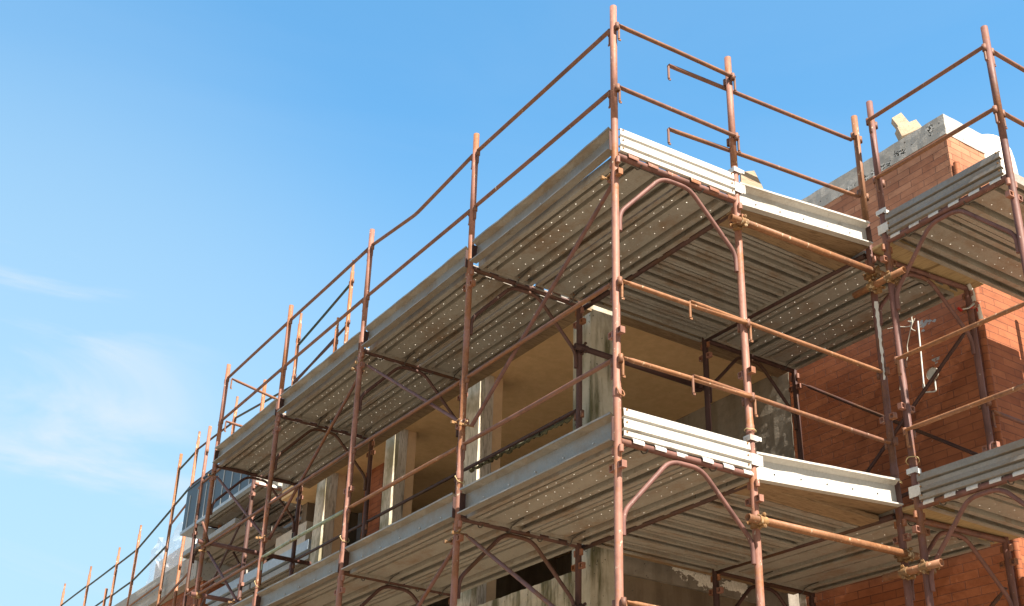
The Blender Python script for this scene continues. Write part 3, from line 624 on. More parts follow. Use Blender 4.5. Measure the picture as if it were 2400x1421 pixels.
rail((3.31, 1.62, -1.50), (3.31, -0.13, -1.36), 'dark level rail before the brick wall', 'dark', pins=(False, False))

# long tubes and couplers
for z, w in ((0, 'under the upper front toe board'), (-2, 'under the lower front toe board')):
    zz = z - 0.215 - (0.10 if z else 0)
    tube((0.875, -0.125, zz), (2.33, -0.155, zz + 0.03), 'long orange tube with open end %s' % w)
    coupler((0.985, -0.127, zz), (1, 0, 0), (0, 0, 1), 'coupler at the open end of the tube %s' % w, sep=-0.06 if False else -0.055)
    z2 = zz - 0.095
    tube((2.205, -0.43, z2), (2.215, 0.03, z2), 'short orange tube across the paired posts %s' % w)
    coupler((2.21, -0.14, z2), (0, 1, 0), (0, 0, 1), 'left coupler on the short tube %s' % w, sep=0.055)
    coupler((2.21, -0.30, z2), (0, 1, 0), (0, 0, 1), 'right coupler on the short tube %s' % w, sep=0.055)
    coupler((2.25, -0.152, zz + 0.025), (1, 0, 0), (0, 0, 1), 'coupler joining long tube and paired posts %s' % w, sep=-0.055)
    tube((0.96, 1.745, zz - (0.19 if not z else 0.17)), (2.30, 1.745, zz - (0.19 if not z else 0.17)), 'dark tube behind the corner post before the %s' % ('ochre ceiling' if not z else 'stained parapet'), 'dark')
    coupler((1.045, 1.745, zz - (0.19 if not z else 0.17)), (1, 0, 0), (0, 0, 1), 'dark coupler on the post in front of the corner pillar, %s' % ('upper lift' if not z else 'lower lift'), 'dark', sep=-0.05)
    coupler((2.25, 1.715, zz - (0.19 if not z else 0.17)), (1, 0, 0), (0, 0, 1), 'dark coupler on the inner corner post, %s' % ('upper lift' if not z else 'lower lift'), 'dark', sep=-0.05)
    # bearers of the middle deck
    tube((1.075, 0.0, z - 0.005), (1.09, 1.80, z - 0.005), 'dark bearer tube under the left ends of the middle planks, %s' % lv[z], 'dark', 0.0215, 'bearer_tube', 'tube', 'bearer tubes of the middle deck')
    tube((2.27, -0.06, z), (2.255, 1.66, z), 'dark bearer tube under the right ends of the middle planks, %s' % lv[z], 'dark', 0.0215, 'bearer_tube', 'tube', 'bearer tubes of the middle deck')
for zz, w in ((-0.90, 'upper'), (-1.475, 'lower')):
    tube((-0.08, 7.14, zz), (1.25, 7.16, zz), '%s cross tube with an open end at the far left frame' % w, 'frame')
    coupler((0.006, 7.145, zz), (1, 0, 0), (0, 0, 1), 'coupler on the %s open-ended cross tube at the far left post' % w, sep=-0.055)
mb = MB(); n = 26; rr_ = random.Random(9); vs = []
for i in range(n + 1):
    z_ = -0.40 - 0.62 * i / n; w0 = math.radians(205 + rr_.uniform(-9, 9) + 14 * i / n); w1 = math.radians(268 + rr_.uniform(-14, 14) - 20 * i / n)
    for j in range(5):
        a = w0 + (w1 - w0) * j / 4; vs.append((math.cos(a) * (PR + 0.0012), math.sin(a) * (PR + 0.0012), z_))
mb.add(vs, [(i*5+j, (i+1)*5+j, (i+1)*5+j+1, i*5+j+1) for i in range(n) for j in range(4)], True)
R2F = [o for o in bpy.data.objects if o.get('label') == 'dark brown portal frame against the brick wall, under the upper deck'][0]
_q = [c for c in R2F.children if c.name.startswith('post')][0]
pp = mb.build('white_paint', 'whiteplastic', _q); pp.rotation_euler = (0, 0, -R2F.rotation_euler[2])
tube((-0.10, 7.02, -0.72), (0.02, 7.10, -0.90), 'small bent steel arm clamped beside the far left post', 'frame', 0.013)

# planks
PZ = 0.002 - HZ + 0.0
for z in (0, -2):
    for k in range(4):
        y0 = O[k][1] + 0.035; Ln = 1.73
        for j, (x, wd) in enumerate(((0.050, 'outer'), (0.560, 'inner'))):
            plank(Ln, (x, y0 - (0.05 * (x + 0.25) if k == 0 else 0), z + PZ), 0, '%s plank of the %s in %s' % (wd, lv[z], bay[k]), 'perforated steel planks of the decks', ('post' if z == 0 else 'hook') if k == 0 else 'plank')
    for j, wd in enumerate(('front', 'second', 'middle', 'fourth', 'rear')):
        plank(1.19, (1.045, 0.513 + 0.2985 * j, z + PZ), -math.pi/2, '%s short perforated plank between the corner frame and the brick wall, %s' % (wd, lv[z]), 'short perforated planks of the middle deck', None, 0.295)
    for j, wd in enumerate(('left', 'right')):
        plank(1.66, (2.285 + 0.497 * j, -0.045, z + PZ), 0, '%s perforated plank running back beside the brick wall, %s' % (wd, lv[z]), 'perforated planks beside the brick wall')
    for j, wd in enumerate(('rear', 'front')):
        plank(1.73, (2.280, -0.305 - 0.497 * j, z + PZ), -math.pi/2, '%s perforated plank above the right edge, %s' % (wd, lv[z]), 'perforated planks at the right edge', 'hook')
    # boards
    board((1.05, -0.062, z + 0.012), (2.27, 0.185, z + 0.052), 'stained timber board under the front toe board of the %s' % lv[z], 'timberdark', (0, -0.0525, -0.083))
    board((1.06, 0.045, z - 0.010), (2.245, 0.208, z + 0.028), 'added thin board keeping sun off the front plank of the %s' % lv[z], 'timberdark')  # added board: covers the sunlit plank side to leave a dark gap
    board((1.20, 1.695, z + 0.035), (3.36, 1.735, z + 0.47), 'unseen timber board added to shade the wall behind the %s' % lv[z], 'timber', (0, R(-1.2), 0))  # added out of view, only to cast shade on the column and wall
    board((2.29, -0.292, z + 0.024), (3.34, -0.030, z + 0.050), 'yellowish timber board bridging the gap beside the brick wall, %s' % lv[z], 'timbery', (0, 0, R(3.0)))
    board((1.5, 1.76, z + 0.06), (3.36, 1.93, z + 0.085), 'rough board closing the gap to the building, %s' % lv[z], 'timberdark', (R(-3), 0, 0))

board((1.075, 1.85, 0.022), (1.205, 7.3, 0.05), 'long board added to shade the slab edge between upper deck and pillars', 'timberdark')  # added board: hides and darkens the bright slab edge behind it
# toe boards
for z in (0, -2):
    for k in range(4):
        a, b = O[k], O[k+1]
        toe_board((0.003, a[1] - 0.002, z + (0.022 if (k, z) == (0, 0) else -0.012)), 0, b[1] - a[1] - 0.093, 'grey toe board on the outer edge of the %s in %s' % (lv[z], bay[k]), 'toe', seed=k + (5 if z else 0), bow=(0.012 if (z, k) == (0, 0) else 0.004), tilt=(-0.02 if (k, z) == (0, 0) else 0))
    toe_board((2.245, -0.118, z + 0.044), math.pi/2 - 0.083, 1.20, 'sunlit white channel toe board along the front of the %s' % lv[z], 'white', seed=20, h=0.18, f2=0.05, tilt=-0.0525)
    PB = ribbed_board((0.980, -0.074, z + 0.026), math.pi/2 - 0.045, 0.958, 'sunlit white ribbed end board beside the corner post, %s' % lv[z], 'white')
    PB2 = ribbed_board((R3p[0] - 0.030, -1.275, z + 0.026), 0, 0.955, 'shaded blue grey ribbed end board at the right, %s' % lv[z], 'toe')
    for zz in (0.06, 0.225):
        clip((I[0][0], I[0][1], z + zz), 'folded clip right of the white end board, %s, %s one' % (lv[z], 'lower' if zz < 0.1 else 'upper'), 'hook', 0, 0.075 if zz < 0.1 else 0.035)
        clip((R3p[0], R3p[1], z + zz), 'bright clip left of the grey end board, %s, %s one' % (lv[z], 'lower' if zz < 0.1 else 'upper'), 'hook', -math.pi/2, 0.075 if zz < 0.1 else 0.035)
ring_tie((0.01, -0.02, -1.69), 0.034, 'upright rusty wire loop on the corner post above the lower end board', (1.2, 0.3), 'orange', 0.005)
ring_tie(I[0] + (-1.70,), 0.036, 'yellow rope tie round the post right of the lower end board', (0.1, 0.1))
ring_tie((R2p[0], R2p[1], -1.75), 0.045, 'rope tie on the left one of the close pair of posts', (0.5, 0.2))
ring_tie((R3p[0], R3p[1], -1.68), 0.042, 'rope tie on the right one of the close pair of posts', (-0.3, 0.3))
ring_tie((O[1][0], O[1][1], -1.72), 0.040, 'pale rope loop on the first post left of the corner, lower deck', (0.9, 0.2))
ring_tie((O[2][0], O[2][1], -1.72), 0.042, 'pale rope loop on the second post left of the corner, lower deck', (0.9, 0.1))
ring_tie((O[3][0], O[3][1], -1.72), 0.045, 'pale rope loop on the third post left of the corner, lower deck', (0.9, 0.4))

# mossy strip behind the lower toe board
mb = MB(); n = 60; rr_ = random.Random(3)
pts = [(1.075 + rr_.uniform(-.008, .008), 1.86 + 1.62 * i / n, -0.905 + rr_.uniform(-.008, .010)) for i in range(n + 1)]
mb.path([(x - 1.075, y - 1.86, z_ + 0.905) for x, y, z_ in pts], 0.02, 7, True, [0.017 + rr_.uniform(-.007, .009) for _ in pts])
tag(mb.build('mossy_branch', 'moss', None, (1.10, 1.86, -0.90)), 'moss-covered strip lying behind the lower toe board next to the corner', 'mossy strip')

# ================================================================== BUILDING
bld = empty('unfinished_building', (1.3, 2.0, GZ), 0, 'unfinished building with open loggia, concrete pillars, ochre ceiling and terracotta brick tower', 'building')
def bpart(name, mat, boxes, label=None, parent=None, sub=0, disp=0.0, loc0=(1.3, 2.0, GZ)):
    mb = MB()
    for a, b in boxes: mb.box(tuple(Vector(a) - Vector(loc0)), tuple(Vector(b) - Vector(loc0)))
    o = mb.build(name, mat, parent or bld)
    if label: o['label'] = label
    if disp:
        bm = bmesh.new(); bm.from_mesh(o.data)
        for it in range(sub):
            bmesh.ops.subdivide_edges(bm, edges=[e_ for e_ in bm.edges if e_.calc_length() > 0.07], cuts=1, use_grid_fill=True)
        r_ = random.Random(len(name) + sub)
        for v in bm.verts: v.co += Vector((r_.uniform(-1, 1), r_.uniform(-1, 1), r_.uniform(-1, 1))) * disp
        bm.to_mesh(o.data); bm.free()
    return o
bpart('ceiling', 'ochre', [((1.31, 2.01, 0.20), (3.5, 3.7, 0.32)), ((1.31, 3.7, 0.20), (5.5, 8.4, 0.32))], 'ochre plastered ceiling of the loggia')
bpart('roof_slab', 'conc', [((1.30, 2.0, 0.323), (3.497, 3.7, 0.48)), ((1.30, 3.7, 0.323), (5.5, 8.4, 0.48))])
def pillar(y0, y1, x1, label, jamb=True, greys=(1.30, 1.452)):
    t = bpart('pillar', 'shutter' if jamb else 'concgreen', [((1.30, y0, -3.0), (greys[1] if jamb else x1, y1, 0.199))], label)
    if jamb:
        mb = MB(); mb.box((1.452 - 1.3, y0 - 2.0 + 0.004, -3.0 - GZ), (1.555 - 1.3, y1 - 2.0, 0.199 - GZ)); mb.build('plaster_edge', 'jamb', t)
        mb = MB(); mb.box((1.352 - 1.3, y0 - 2.0 - 0.004, -3.0 - GZ), (1.45 - 1.3, y0 - 2.0, 0.197 - GZ)); mb.build('shaded_shuttering', 'shuttershade', t)  # shade on the pillar front put into colour, clear of the sunlit strip
    return t
pillar(1.998, 2.235, 1.60, 'broad concrete corner pillar stained green', False)
pillar(3.718, 3.965, 1.55, 'first slim pillar left of the corner, green boards, shade-toned front, peach edge')
pillar(5.40, 5.60, 1.55, 'second slim pillar left of the corner, green boards, shade-toned front, peach edge')
pillar(7.07, 7.31, 1.55, 'third slim pillar left of the corner, grey weathered boards with peach edge')
bpart('parapet', 'concgreen', [((1.302, 2.24, -3.2), (1.42, 3.71, -2.055)), ((1.302, 3.97, -3.2), (1.42, 5.395, -2.055)), ((1.302, 5.605, -3.2), (1.42, 7.065, -2.055))], 'stained concrete parapet on the left side', sub=5, disp=0.004)
bpart('front_beam', 'beamrender', [((1.605, 1.998, -2.055), (3.497, 2.18, -1.72))], 'rough grey beam with white stains', sub=4, disp=0.003)
bpart('front_wall', 'brown', [((1.602, 2.03, -3.3), (3.497, 2.16, -2.057))], 'brown stained wall below the beam')
bpart('side_wall', 'render', [((3.5, 1.93, -3.2), (3.62, 3.7, 0.199))], 'rough cement rendered wall at the back of the loggia', sub=6, disp=0.004)
bpart('exposed_bricks', 'brick', [((3.485, 2.0, -1.12), (3.499, 3.0, -1.06))])
bpart('rear_wall', 'brown', [((1.60, 8.25, -3.2), (5.499, 8.4, 0.199)), ((5.4, 3.7, -3.2), (5.499, 8.25, 0.199))], 'brown walls deep inside the loggia')
bpart('brick_pier', 'brick', [((1.70, 6.42, -3.2), (1.80, 6.86, 0.199))], 'red brick pier inside the loggia')
bpart('floor', 'conc', [((1.42, 2.16, -3.2), (3.497, 8.25, -3.05)), ((3.497, 3.7, -3.2), (5.4, 8.25, -3.05))])
bpart('lower_wall', 'brick', [((1.31, 2.05, GZ), (3.49, 8.4, -3.3))])
# brick tower
bpart('tower_top', 'brickpale', [((3.5, -0.03, 0.9), (4.0, 3.65, 1.63))], 'dusty brickwork at the tower top, coloured paler for strong sun')
bpart('brick_tower', 'brick', [((3.5, -0.03, GZ), (4.001, 1.925, 0.9)), ((4.002, -0.028, GZ), (8.0, 3.65, 0.9)), ((3.625, 1.93, GZ), (4.0, 3.65, 0.9))], 'terracotta brick tower')
cap = bpart('concrete_cap', 'towercap', [((3.494, -0.037, 1.63), (4.006, 3.66, 1.832))], 'pale cast concrete capping on the brick tower', sub=6, disp=0.0025)
def patch(name, cx, cy, cz, w, h, axis, mat, n=26, seed=1, parent=None, off=0.0015, dens=0.5):
    r_ = random.Random(seed); mb = MB()
    for i in range(n):
        u = r_.gauss(0, 0.33) * w; v = r_.gauss(0, 0.3) * h + u * dens * 0; s = r_.uniform(0.25, 1.0) * 0.16 * min(w, h) + 0.003
        k = 7; pts = []
        for j in range(k):
            a = 2*math.pi*j/k; q = s * r_.uniform(0.5, 1.3); du, dv = q*math.cos(a)*1.5, q*math.sin(a)
            t_ = off + i * 0.00004
            pts.append((cx - t_, cy + u + du, cz + v + dv) if axis == 'x' else (cx + u + du, cy - t_, cz + v + dv))
        pts = [tuple(Vector(p) - Vector((1.3, 2.0, GZ))) for p in pts]
        if axis == 'x': pts = pts[::-1]
        mb.add(pts, [tuple(range(k))])
    return mb.build(name, mat, parent or bld)
patch('mortar_patch', 3.5, 0.40, 0.02, 0.11, 0.07, 'x', 'splat', 26, 7)
patch('mortar_patch', 3.5, 0.375, -0.32, 0.08, 0.05, 'x', 'splat', 14, 8)
dp = MB().path([(3.53 - 1.3, -0.065 - 2.0, 0), (3.53 - 1.3, -0.065 - 2.0, 1.33 - GZ)], 0.026, 12); dp.build('downpipe', 'brick', bld)

# things on the brick wall
t = empty('cable_conduit', (3.5, 0.47, 0.0), 0, 'white plastic conduit bent into a hook below the round disc on the brick wall', 'conduit')
MB().path(fillet([(-0.014, 0.0, 0.06), (-0.014, 0.025, -0.57), (-0.016, -0.085, -0.60), (-0.020, -0.09, -0.51)], 0.02, 4), 0.0065, 8).build('pipe', 'whiteplastic', t)
MB().path([(-0.014, 0.024, -0.50), (-0.014, 0.0245, -0.53)], 0.010, 8).build('pipe_coupling', 'whiteplastic', t)
t = empty('wall_disc', (3.48, 0.385, -0.452), 0, 'round pale grey plastic disc on the brick wall', 'wall disc')
ob = MB().path([(0.0, 0, 0), (-0.012, 0, 0)], 0.05, 24).build('face', 'whiteplastic', t)
MB().path([(-0.003, 0, 0), (-0.016, 0, 0)], 0.054, 24, False).build('rim', 'wire', t)
MB().path([(0.015, 0, 0), (0.0, 0, 0)], 0.02, 10).build('stem', 'wire', t)
t = empty('loose_wires', (3.49, 0.5, 0.0), 0, 'tangle of pale wires hanging on the brick wall beside the posts', 'wires')
for q in ([(0, 0.02, 0.15), (-0.01, 0.03, 0.06), (-0.01, 0.05, 0.0), (-0.01, 0.10, -0.12), (-0.01, 0.10, -0.20), (-0.012, 0.155, -0.30), (-0.012, 0.2, -0.36), (-0.01, 0.22, -0.47)],
          [(0, 0.0, 0.10), (-0.01, 0.03, 0.04), (-0.01, 0.08, 0.05), (-0.01, 0.17, 0.09), (-0.01, 0.27, 0.11)],
          [(0, 0.03, 0.13), (-0.012, 0.015, 0.06), (-0.01, 0.045, 0.02), (-0.01, 0.0, -0.02)], [(0, 0.05, 0.08), (-0.012, 0.02, 0.075), (-0.01, 0.06, 0.095)]):
    MB().path(fillet(q, 0.02, 2), 0.004, 6).build('wire', 'wire', t)
# tower-top timbers and tarpaulin
def slab(name, P4, d, mat, label, cat='timber board'):
    c_ = Vector(P4[0]); d = Vector(d); mb = MB(); Q = [tuple(Vector(p) - c_) for p in P4]; Q += [tuple(Vector(p) - c_ + d) for p in P4]
    mb.add(Q, [(0,1,2,3), (7,6,5,4), (0,4,5,1), (1,5,6,2), (2,6,7,3), (3,7,4,0)]); return tag(mb.build(name, mat, None, tuple(c_)), label, cat)
slab('timber_board', [(3.520, 0.493, 2.124), (3.600, 0.448, 2.192), (3.600, 0.346, 1.976), (3.520, 0.394, 1.911)], (0.05, 0.05, -0.01), 'timber', 'pale timber offcut standing up on the tower capping')
slab('timber_board', [(3.500, 0.433, 1.982), (3.640, 0.334, 2.064), (3.640, 0.282, 1.945), (3.500, 0.398, 1.864)], (0.06, 0.08, 0.0), 'timber', 'short timber block with a knot lying on the tower capping')
mb = MB(); P_ = [(1.455, 0.30, 0.648), (1.570, 0.30, 0.672), (1.640, 0.30, 0.560), (1.60, 0.30, 0.10), (1.45, 0.30, 0.10)]
P_ = [(1.425, 0.30, 0.605), (1.565, 0.30, 0.672), (1.642, 0.30, 0.555), (1.70, 0.30, 0.30), (1.42, 0.30, 0.30)]
Q_ = [(x + 0.022, y + 0.035, z_ - 0.002) for x, y, z_ in P_]; c_ = Vector((1.42, 0.30, 0.30))
mb.add([tuple(Vector(p) - c_) for p in P_ + Q_], [(0,1,2,3,4), (9,8,7,6,5), (0,5,6,1), (1,6,7,2), (2,7,8,3), (3,8,9,4), (4,9,5,0)])
tag(mb.build('timber_board', 'timber', None, tuple(c_)), 'cut timber board end sticking up behind the white front toe board', 'timber board')
mb = MB(); n = 14; mm = 18; vs = []; rr_ = random.Random(11)
for i in range(n + 1):
    for j in range(mm + 1):
        u, v = i / n, j / mm
        env = max(0.0, math.sin(math.pi * v)) ** 0.5
        env = 0.93 + 0.16 * math.sin(math.pi * min(1, v * 1.25)) - 0.75 * v ** 3
        z_ = env * (0.97 + 0.03 * math.cos(u * 5)) + rr_.uniform(-.008, .008) + 0.02 * math.sin(7 * u + 4 * v)
        y_ = 0.9 * u + 0.04 * math.sin(9 * v) ; x_ = 0.75 * (v) + 0.03 * math.sin(8 * u)
        if i == 0: z_ = min(z_, env)
        vs.append((x_, y_, z_))
fs = [(i*(mm+1)+j, i*(mm+1)+j+1, (i+1)*(mm+1)+j+1, (i+1)*(mm+1)+j) for i in range(n) for j in range(mm)]
mb.add(vs, fs, True)
b0 = len(mb.v); mb.v += [(x, y - 0.0, 0.0) for x, y, z in vs[:mm+1]]
for j in range(mm): mb.f.append((j, b0 + j, b0 + j + 1, j + 1)); mb.sm.append(True)
tag(mb.build('tarpaulin', 'tarp', None, (4.01, 0.02, 0.92)), 'cream tarpaulin bulging behind the brick tower', 'tarpaulin')
t = empty('barrier_tape', (BIp[0], BIp[1], 0), 0, 'knotted red and white barrier tape on the post at the brick corner', 'barrier tape')
for q, mt in (([(-0.02, -0.03, 0.02), (0.0, -0.045, -0.06), (-0.01, -0.05, -0.15), (-0.06, -0.03, -0.20), (-0.12, -0.01, -0.22)], 'whiteplastic'), ([(-0.03, -0.03, -0.19), (0.01, -0.045, -0.16), (0.04, -0.04, -0.13), (0.06, -0.03, -0.19)], 'red'), ([(-0.15, 0.0, -0.21), (-0.12, -0.01, -0.235)], 'red'), ([(0.04, -0.04, -0.14), (0.07, -0.03, -0.22), (0.09, -0.02, -0.24)], 'whiteplastic')):
    MB().path(fillet(q, 0.02, 3), 0.014, 8, True, None, [(0.35, 1.2)] * len(fillet(q, 0.02, 3))).build('red_strip' if mt == 'red' else 'white_strip', mt, t)
# prop and sheet inside the loggia
t = empty('steel_prop', (1.92, 6.35, -3.05), 0, 'dark adjustable steel prop with a wire handle inside the loggia', 'steel prop')
MB().path([(0,0,0), (0,0,2.2)], 0.034, 14).build('outer_tube', 'dark', t); MB().path([(0,0,2.2), (0,0,3.24)], 0.025, 12).build('inner_tube', 'dark', t)
MB().path([(0,0,2.20), (0,0,2.28)], 0.048, 14).build('collar', 'dark', t); mb = MB(); mb.box((-.07,-.07,3.235), (.07,.07,3.247)); mb.build('head_plate', 'dark', t)
MB().path(fillet([(-0.03,0,2.26), (-0.11,0.02,2.22), (-0.11,0.02,2.0), (-0.05,0,2.0)], 0.03, 3), 0.007, 6).build('handle', 'dark', t)
board((2.2, 7.6, -3.0), (2.25, 8.2, 0.0), 'smooth grey formwork sheet standing inside the loggia', 'greysheet', (0, 0, R(-35)), 'formwork_sheet', 'formwork sheet')

# ================================================================== FAR SCAFFOLD AND BUILDING
fb = empty('concrete_building', (1.3, 9.4, GZ), 0, 'low concrete building beyond the scaffold at lower left with pale slab edge', 'building')
def fpart(name, mat, boxes, label=None, **k): return bpart(name, mat, boxes, label, fb, loc0=(1.3, 9.4, GZ), **k)
fpart('roof_slab', 'concpale', [((1.30, 11.3, -0.17), (6, 26, 0.22))], 'pale concrete slab edge', sub=4, disp=0.004)
fpart('wall', 'brown', [((1.45, 11.35, GZ), (6, 26, -0.9))])
fpart('brick_band', 'brick', [((1.44, 11.34, -0.897), (6, 26, -0.173))])
fpart('window_opening', 'black', [((1.445, 14.2, -2.6), (1.46, 15.4, -1.2))])
fpart('wall_band', 'conc', [((1.42, 11.36, -3.3), (1.449, 26, -2.9))])
fo = [(0.98, 8.56), (0.98, 10.60)]; fi = [(2.04, 8.56), (2.04, 10.60)]
for z in (0.4, -1.6):
    for k in range(2):
        frame(fo[k], fi[k], z, '%s portal frame of the far scaffold, %s' % ('near' if k == 0 else 'far', 'raised deck' if z > 0 else 'lower deck'), post_bot=-1.72 if z > 0 else GZ - z, inner_top=0.1 if z > 0 else 0.28, post_top=0.10 if z > 0 and k == 0 else 0.28, group='portal frames of the far scaffold', fm='post' if k == 0 and z > 0 else 'dark', pm='inner')
    for j, wd in enumerate(('outer', 'inner')):
        plank(1.97, (1.015 + 0.50 * j, 8.60, z + PZ), 0, '%s plank of the far scaffold, %s' % (wd, 'raised deck' if z > 0 else 'lower deck'), 'planks of the far scaffold', 'hook')
for j in range(2): plank(1.97, (1.015 + 0.50 * j, 9.15, 0.05 + PZ), 0, '%s plank of the far scaffold just below the raised deck' % ('outer' if j == 0 else 'inner'), 'planks of the far scaffold')
for j in range(2):
    for q in range(2): plank(1.97, (2.06 + 0.50 * j, 8.60 + 2.0 * q, 0.4 + PZ), 0, 'rear plank of the raised far deck, %s, %s' % (('outer', 'inner')[j], ('near', 'far')[q]), 'planks of the far scaffold')
# corrugated sheet on the raised deck
t = empty('metal_panel', (0.985, 8.60, 0.42), 0, 'dark blue grey sheet metal panel with pale vertical seams on the raised far deck', 'metal panel')
mb = MB(); mb.box((0, 0, 0), (0.03, 2.62, 0.62)); mb.build('sheet', 'panel', t)
mb = MB(); mb.box((-0.012, -0.0, 0.62), (0.05, 2.62, 0.645)); mb.build('top_rim', 'panel', t)
mb = MB(); mb.box((-0.015, 0, -0.045), (0.05, 2.64, 0.0)); mb.build('bottom_rim', 'bluegrey', t)
mb = MB(); mb.box((0.052, 2.04, -0.045), (1.05, 2.64, -0.03)); mb.build('underside', 'bluegrey', t)
for k in range(8): mb = MB(); mb.box((-0.007, 0.12 + 0.33 * k, 0.0), (-0.001, 0.142 + 0.33 * k, 0.50)); mb.build('seam', 'seam', t)
# posts of the far guard rails
def far_post(p, zt, zb, label, spig=False, mat='thin', r=0.0243, socks=()):
    return guard_post(p, 0, label, top=zt, bot=zb, mat=mat, spigot=spig, sockets=socks, r=r, name='guard_post', group='posts of the far scaffold')
far_post((1.30, 6.89), 2.93, 0.49, 'orange post with spigot behind the third bay, the tallest there', True, socks=(2.62, 2.05))
far_post((1.30, 8.43), 2.84, 0.49, 'orange post with spigot just right of the third guard post', True, socks=(2.45, 1.9))
far_post((1.30, 7.19), 2.25, 0.49, 'short thin orange post with spigot between two taller ones', True, socks=(1.9,))
far_post((0.98, 8.60), 1.83, 0.5, 'stout orange post behind the last bay of the upper deck', False)
far_post((1.30, 10.54), 2.37, 0.22, 'orange post just right of the last guard post', True, socks=(2.0,))
far_post((0.98, 10.60), 1.84, 0.5, 'brown post rising just left of the last guard post', False, 'post', socks=(1.45, 1.0))
far_post((1.22, 11.83), 2.22, -3.0, 'orange post with pale spigot, second left of the last guard post', True, socks=(1.9, 1.3, 0.7, 0.1, -0.6))
far_post((1.22, 12.60), 2.09, -3.0, 'thin brown post third left of the last guard post', False, 'orange', socks=(1.85, 1.2, 0.55, -0.1, -0.75))
for (y, zt, lab, sp, x) in ((14.52, 1.42, 'orange post beside the plastic-wrapped stack', True, 1.3), (15.64, 1.30, 'orange post, fourth from the lower left corner', True, 1.3), (17.44, 1.36, 'orange post, second from the lower left corner', True, 1.3), (19.30, 1.42, 'orange post nearest the lower left corner', True, 1.3), (20.0, 1.64, 'thin pinkish post standing alone between the far rails', False, 2.3), (16.05, 0.65, 'short stout post at the lower left edge', False, 1.3)):
    far_post((x, y), zt, -3.0 if x < 2 else 0.2, lab, sp, socks=(zt - 0.45, zt - 1.0) if x < 2 else (zt - 0.4,))
def frail(a, b, lab, mat='green', r=0.016): return rail(a, b, lab, mat, r, (False, False), group='thin rails of the far scaffold')
frail((1.30, 6.93, 2.60), (1.30, 8.40, 2.36), 'thin green rail between the two thin posts behind the third bay')
frail((1.30, 6.93, 2.02), (1.30, 8.40, 1.80), 'thin brown rail below the green one behind the third bay', 'dark')
frail((1.30, 7.19, 1.96), (1.30, 8.43, 1.82), 'thin brown rail meeting the short post behind the third bay', 'dark')
frail((1.30, 8.45, 1.78), (1.30, 10.50, 2.02), 'thin green rail behind the fourth bay')
frail((1.30, 10.56, 1.98), (1.22, 11.80, 1.92), 'upper thin rail just left of the last guard post', 'dark')
frail((1.30, 10.56, 1.42), (1.22, 11.80, 1.36), 'lower thin rail just left of the last guard post', 'dark')
frail((1.22, 11.86, 1.90), (1.22, 12.57, 1.82), 'upper dark thin rail between the two leaning-looking far posts', 'green')
frail((1.22, 11.86, 1.35), (1.22, 12.57, 1.22), 'lower dark thin rail between the two leaning-looking far posts', 'green')
frail((1.22, 12.63, 1.20), (1.30, 14.50, 1.00), 'dark green rail falling from the far posts to the plastic-wrapped stack')
ys = [14.52, 15.64, 17.44, 19.30]
for k in range(3):
    frail((1.30, ys[k] + .03, 1.0), (1.30, ys[k+1] - .03, 0.98), 'upper thin green rail at lower left, %s span' % ('right', 'middle', 'left')[k])
    frail((1.30, ys[k] + .03, 0.46), (1.30, ys[k+1] - .03, 0.44), 'second thin green rail at lower left, %s span' % ('right', 'middle', 'left')[k])
frail((1.22, 12.63, 0.60), (1.30, 14.50, 0.46), 'thin green rail in front of the plastic-wrapped stack')
frail((1.22, 12.63, 0.02), (1.30, 15.6, -0.02), 'thin brown rail along the pale concrete slab', 'orange')
frail((0.98, 10.63, 0.95), (1.22, 12.6, 0.92), 'brown rail in front of the blue grey metal panel, left part', 'rail')
frail((0.98, 8.63, 1.02), (0.98, 10.57, 0.98), 'brown rail in front of the blue grey metal panel, right part', 'rail')
frail((0.98, 10.63, -0.30), (1.22, 12.6, -0.32), 'brown rail before the pale slab edge, upper one', 'rail')
frail((0.98, 10.63, -0.85), (1.22, 12.6, -0.87), 'brown rail before the pale slab edge, lower one', 'rail')
frail((0.98, 8.63, -0.62), (0.98, 10.57, -0.62), 'brown rail under the raised far deck, upper one', 'rail')
frail((0.98, 8.63, -1.10), (0.98, 10.57, -1.10), 'brown rail under the raised far deck, lower one', 'rail')
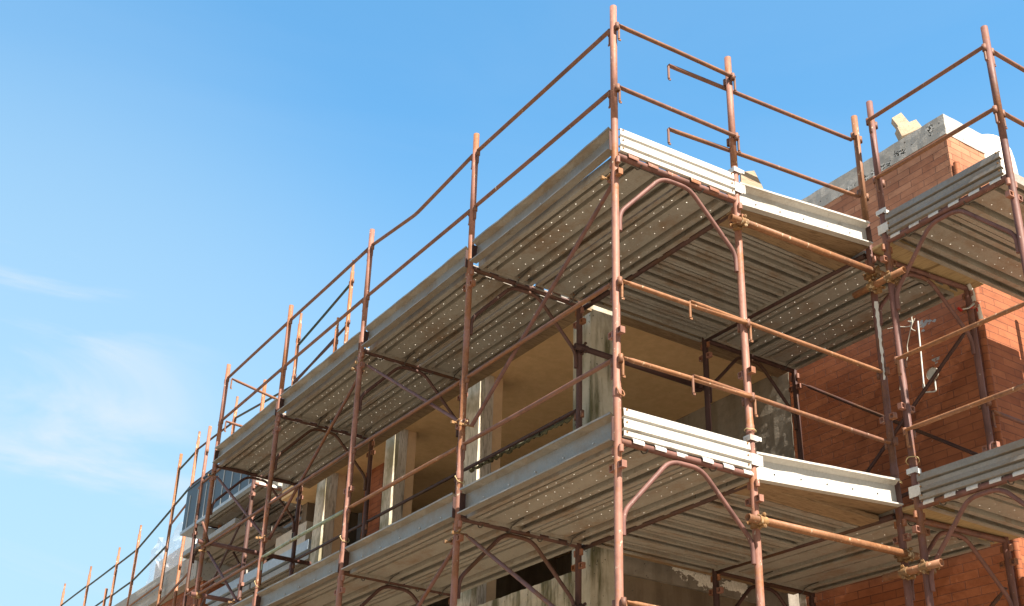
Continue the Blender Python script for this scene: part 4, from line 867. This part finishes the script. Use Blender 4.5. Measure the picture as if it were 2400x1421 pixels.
brace((1.0, 8.6, 0.2), (1.0, 10.5, -1.3), 'dark diagonal brace under the raised far deck, falling left', 'dark', ends=False)
brace((1.5, 10.5, 0.1), (1.5, 8.7, -1.3), 'dark diagonal brace under the raised far deck, falling right', 'dark', ends=False)
# pale strip and boards behind the third slim pillar
t = empty('boarded_box', (1.30, 7.5, -0.66), 0, 'cream boarded box with a pale blue sill behind the third slim pillar', 'boarded box')
mb = MB(); mb.box((0.02, 0.05, 0.12), (0.5, 0.95, 0.38)); mb.build('boarding', 'ply', t); mb = MB(); mb.box((0, -0.1, 0.0), (0.5, 3.2, 0.118)); mb.build('sill', 'bluegrey', t)
mb = MB(); mb.box((0.014, 0.42, 0.25), (0.019, 0.455, 0.33)); mb.build('slot', 'black', t)
for q in range(2):
    for j in range(2): plank(1.73, (1.33 + 0.497 * j, 7.42 + 1.78 * q, -0.76), 0, '%s plank of the low deck behind the third pillar, %s length' % (('outer', 'inner')[j], ('near', 'far')[q]), 'planks of the low deck behind the pillars')
# plastic-wrapped stack and white board
t = empty('wrapped_stack', (1.55, 12.9, 0.225), 0, 'stack of material wrapped in clear crinkled plastic on the far slab', 'wrapped stack')
mb = MB(); mb.box((0.05, 0.05, 0), (0.9, 1.45, 0.55)); mb.build('stack', plain('pale_blocks', (0.62, 0.58, 0.56), 0.8), t)
mb = MB(); vs = []; rr_ = random.Random(5); n = 10
for i in range(n + 1):
    for j in range(n + 1): vs.append((rr_.uniform(-.03, .015), 1.6 * i / n, (0.85 + 0.1 * math.sin(i)) * j / n))
mb.add(vs, [(i*(n+1)+j, i*(n+1)+j+1, (i+1)*(n+1)+j+1, (i+1)*(n+1)+j) for i in range(n) for j in range(n)], False); mb.build('film', 'film', t)
board((1.50, 12.35, 0.225), (1.58, 12.72, 1.12), 'tall white insulation board standing beside the wrapped stack', 'whiteplastic', (0, 0, R(4)), 'insulation_board', 'insulation board')
board((1.2, 8.75, 0.46), (1.5, 9.3, 0.86), 'crumpled white rubble bag behind the last guard post', 'tarp', (R(12), R(7), R(25)), 'rubble_bag', 'rubble bag', None, 0.06)
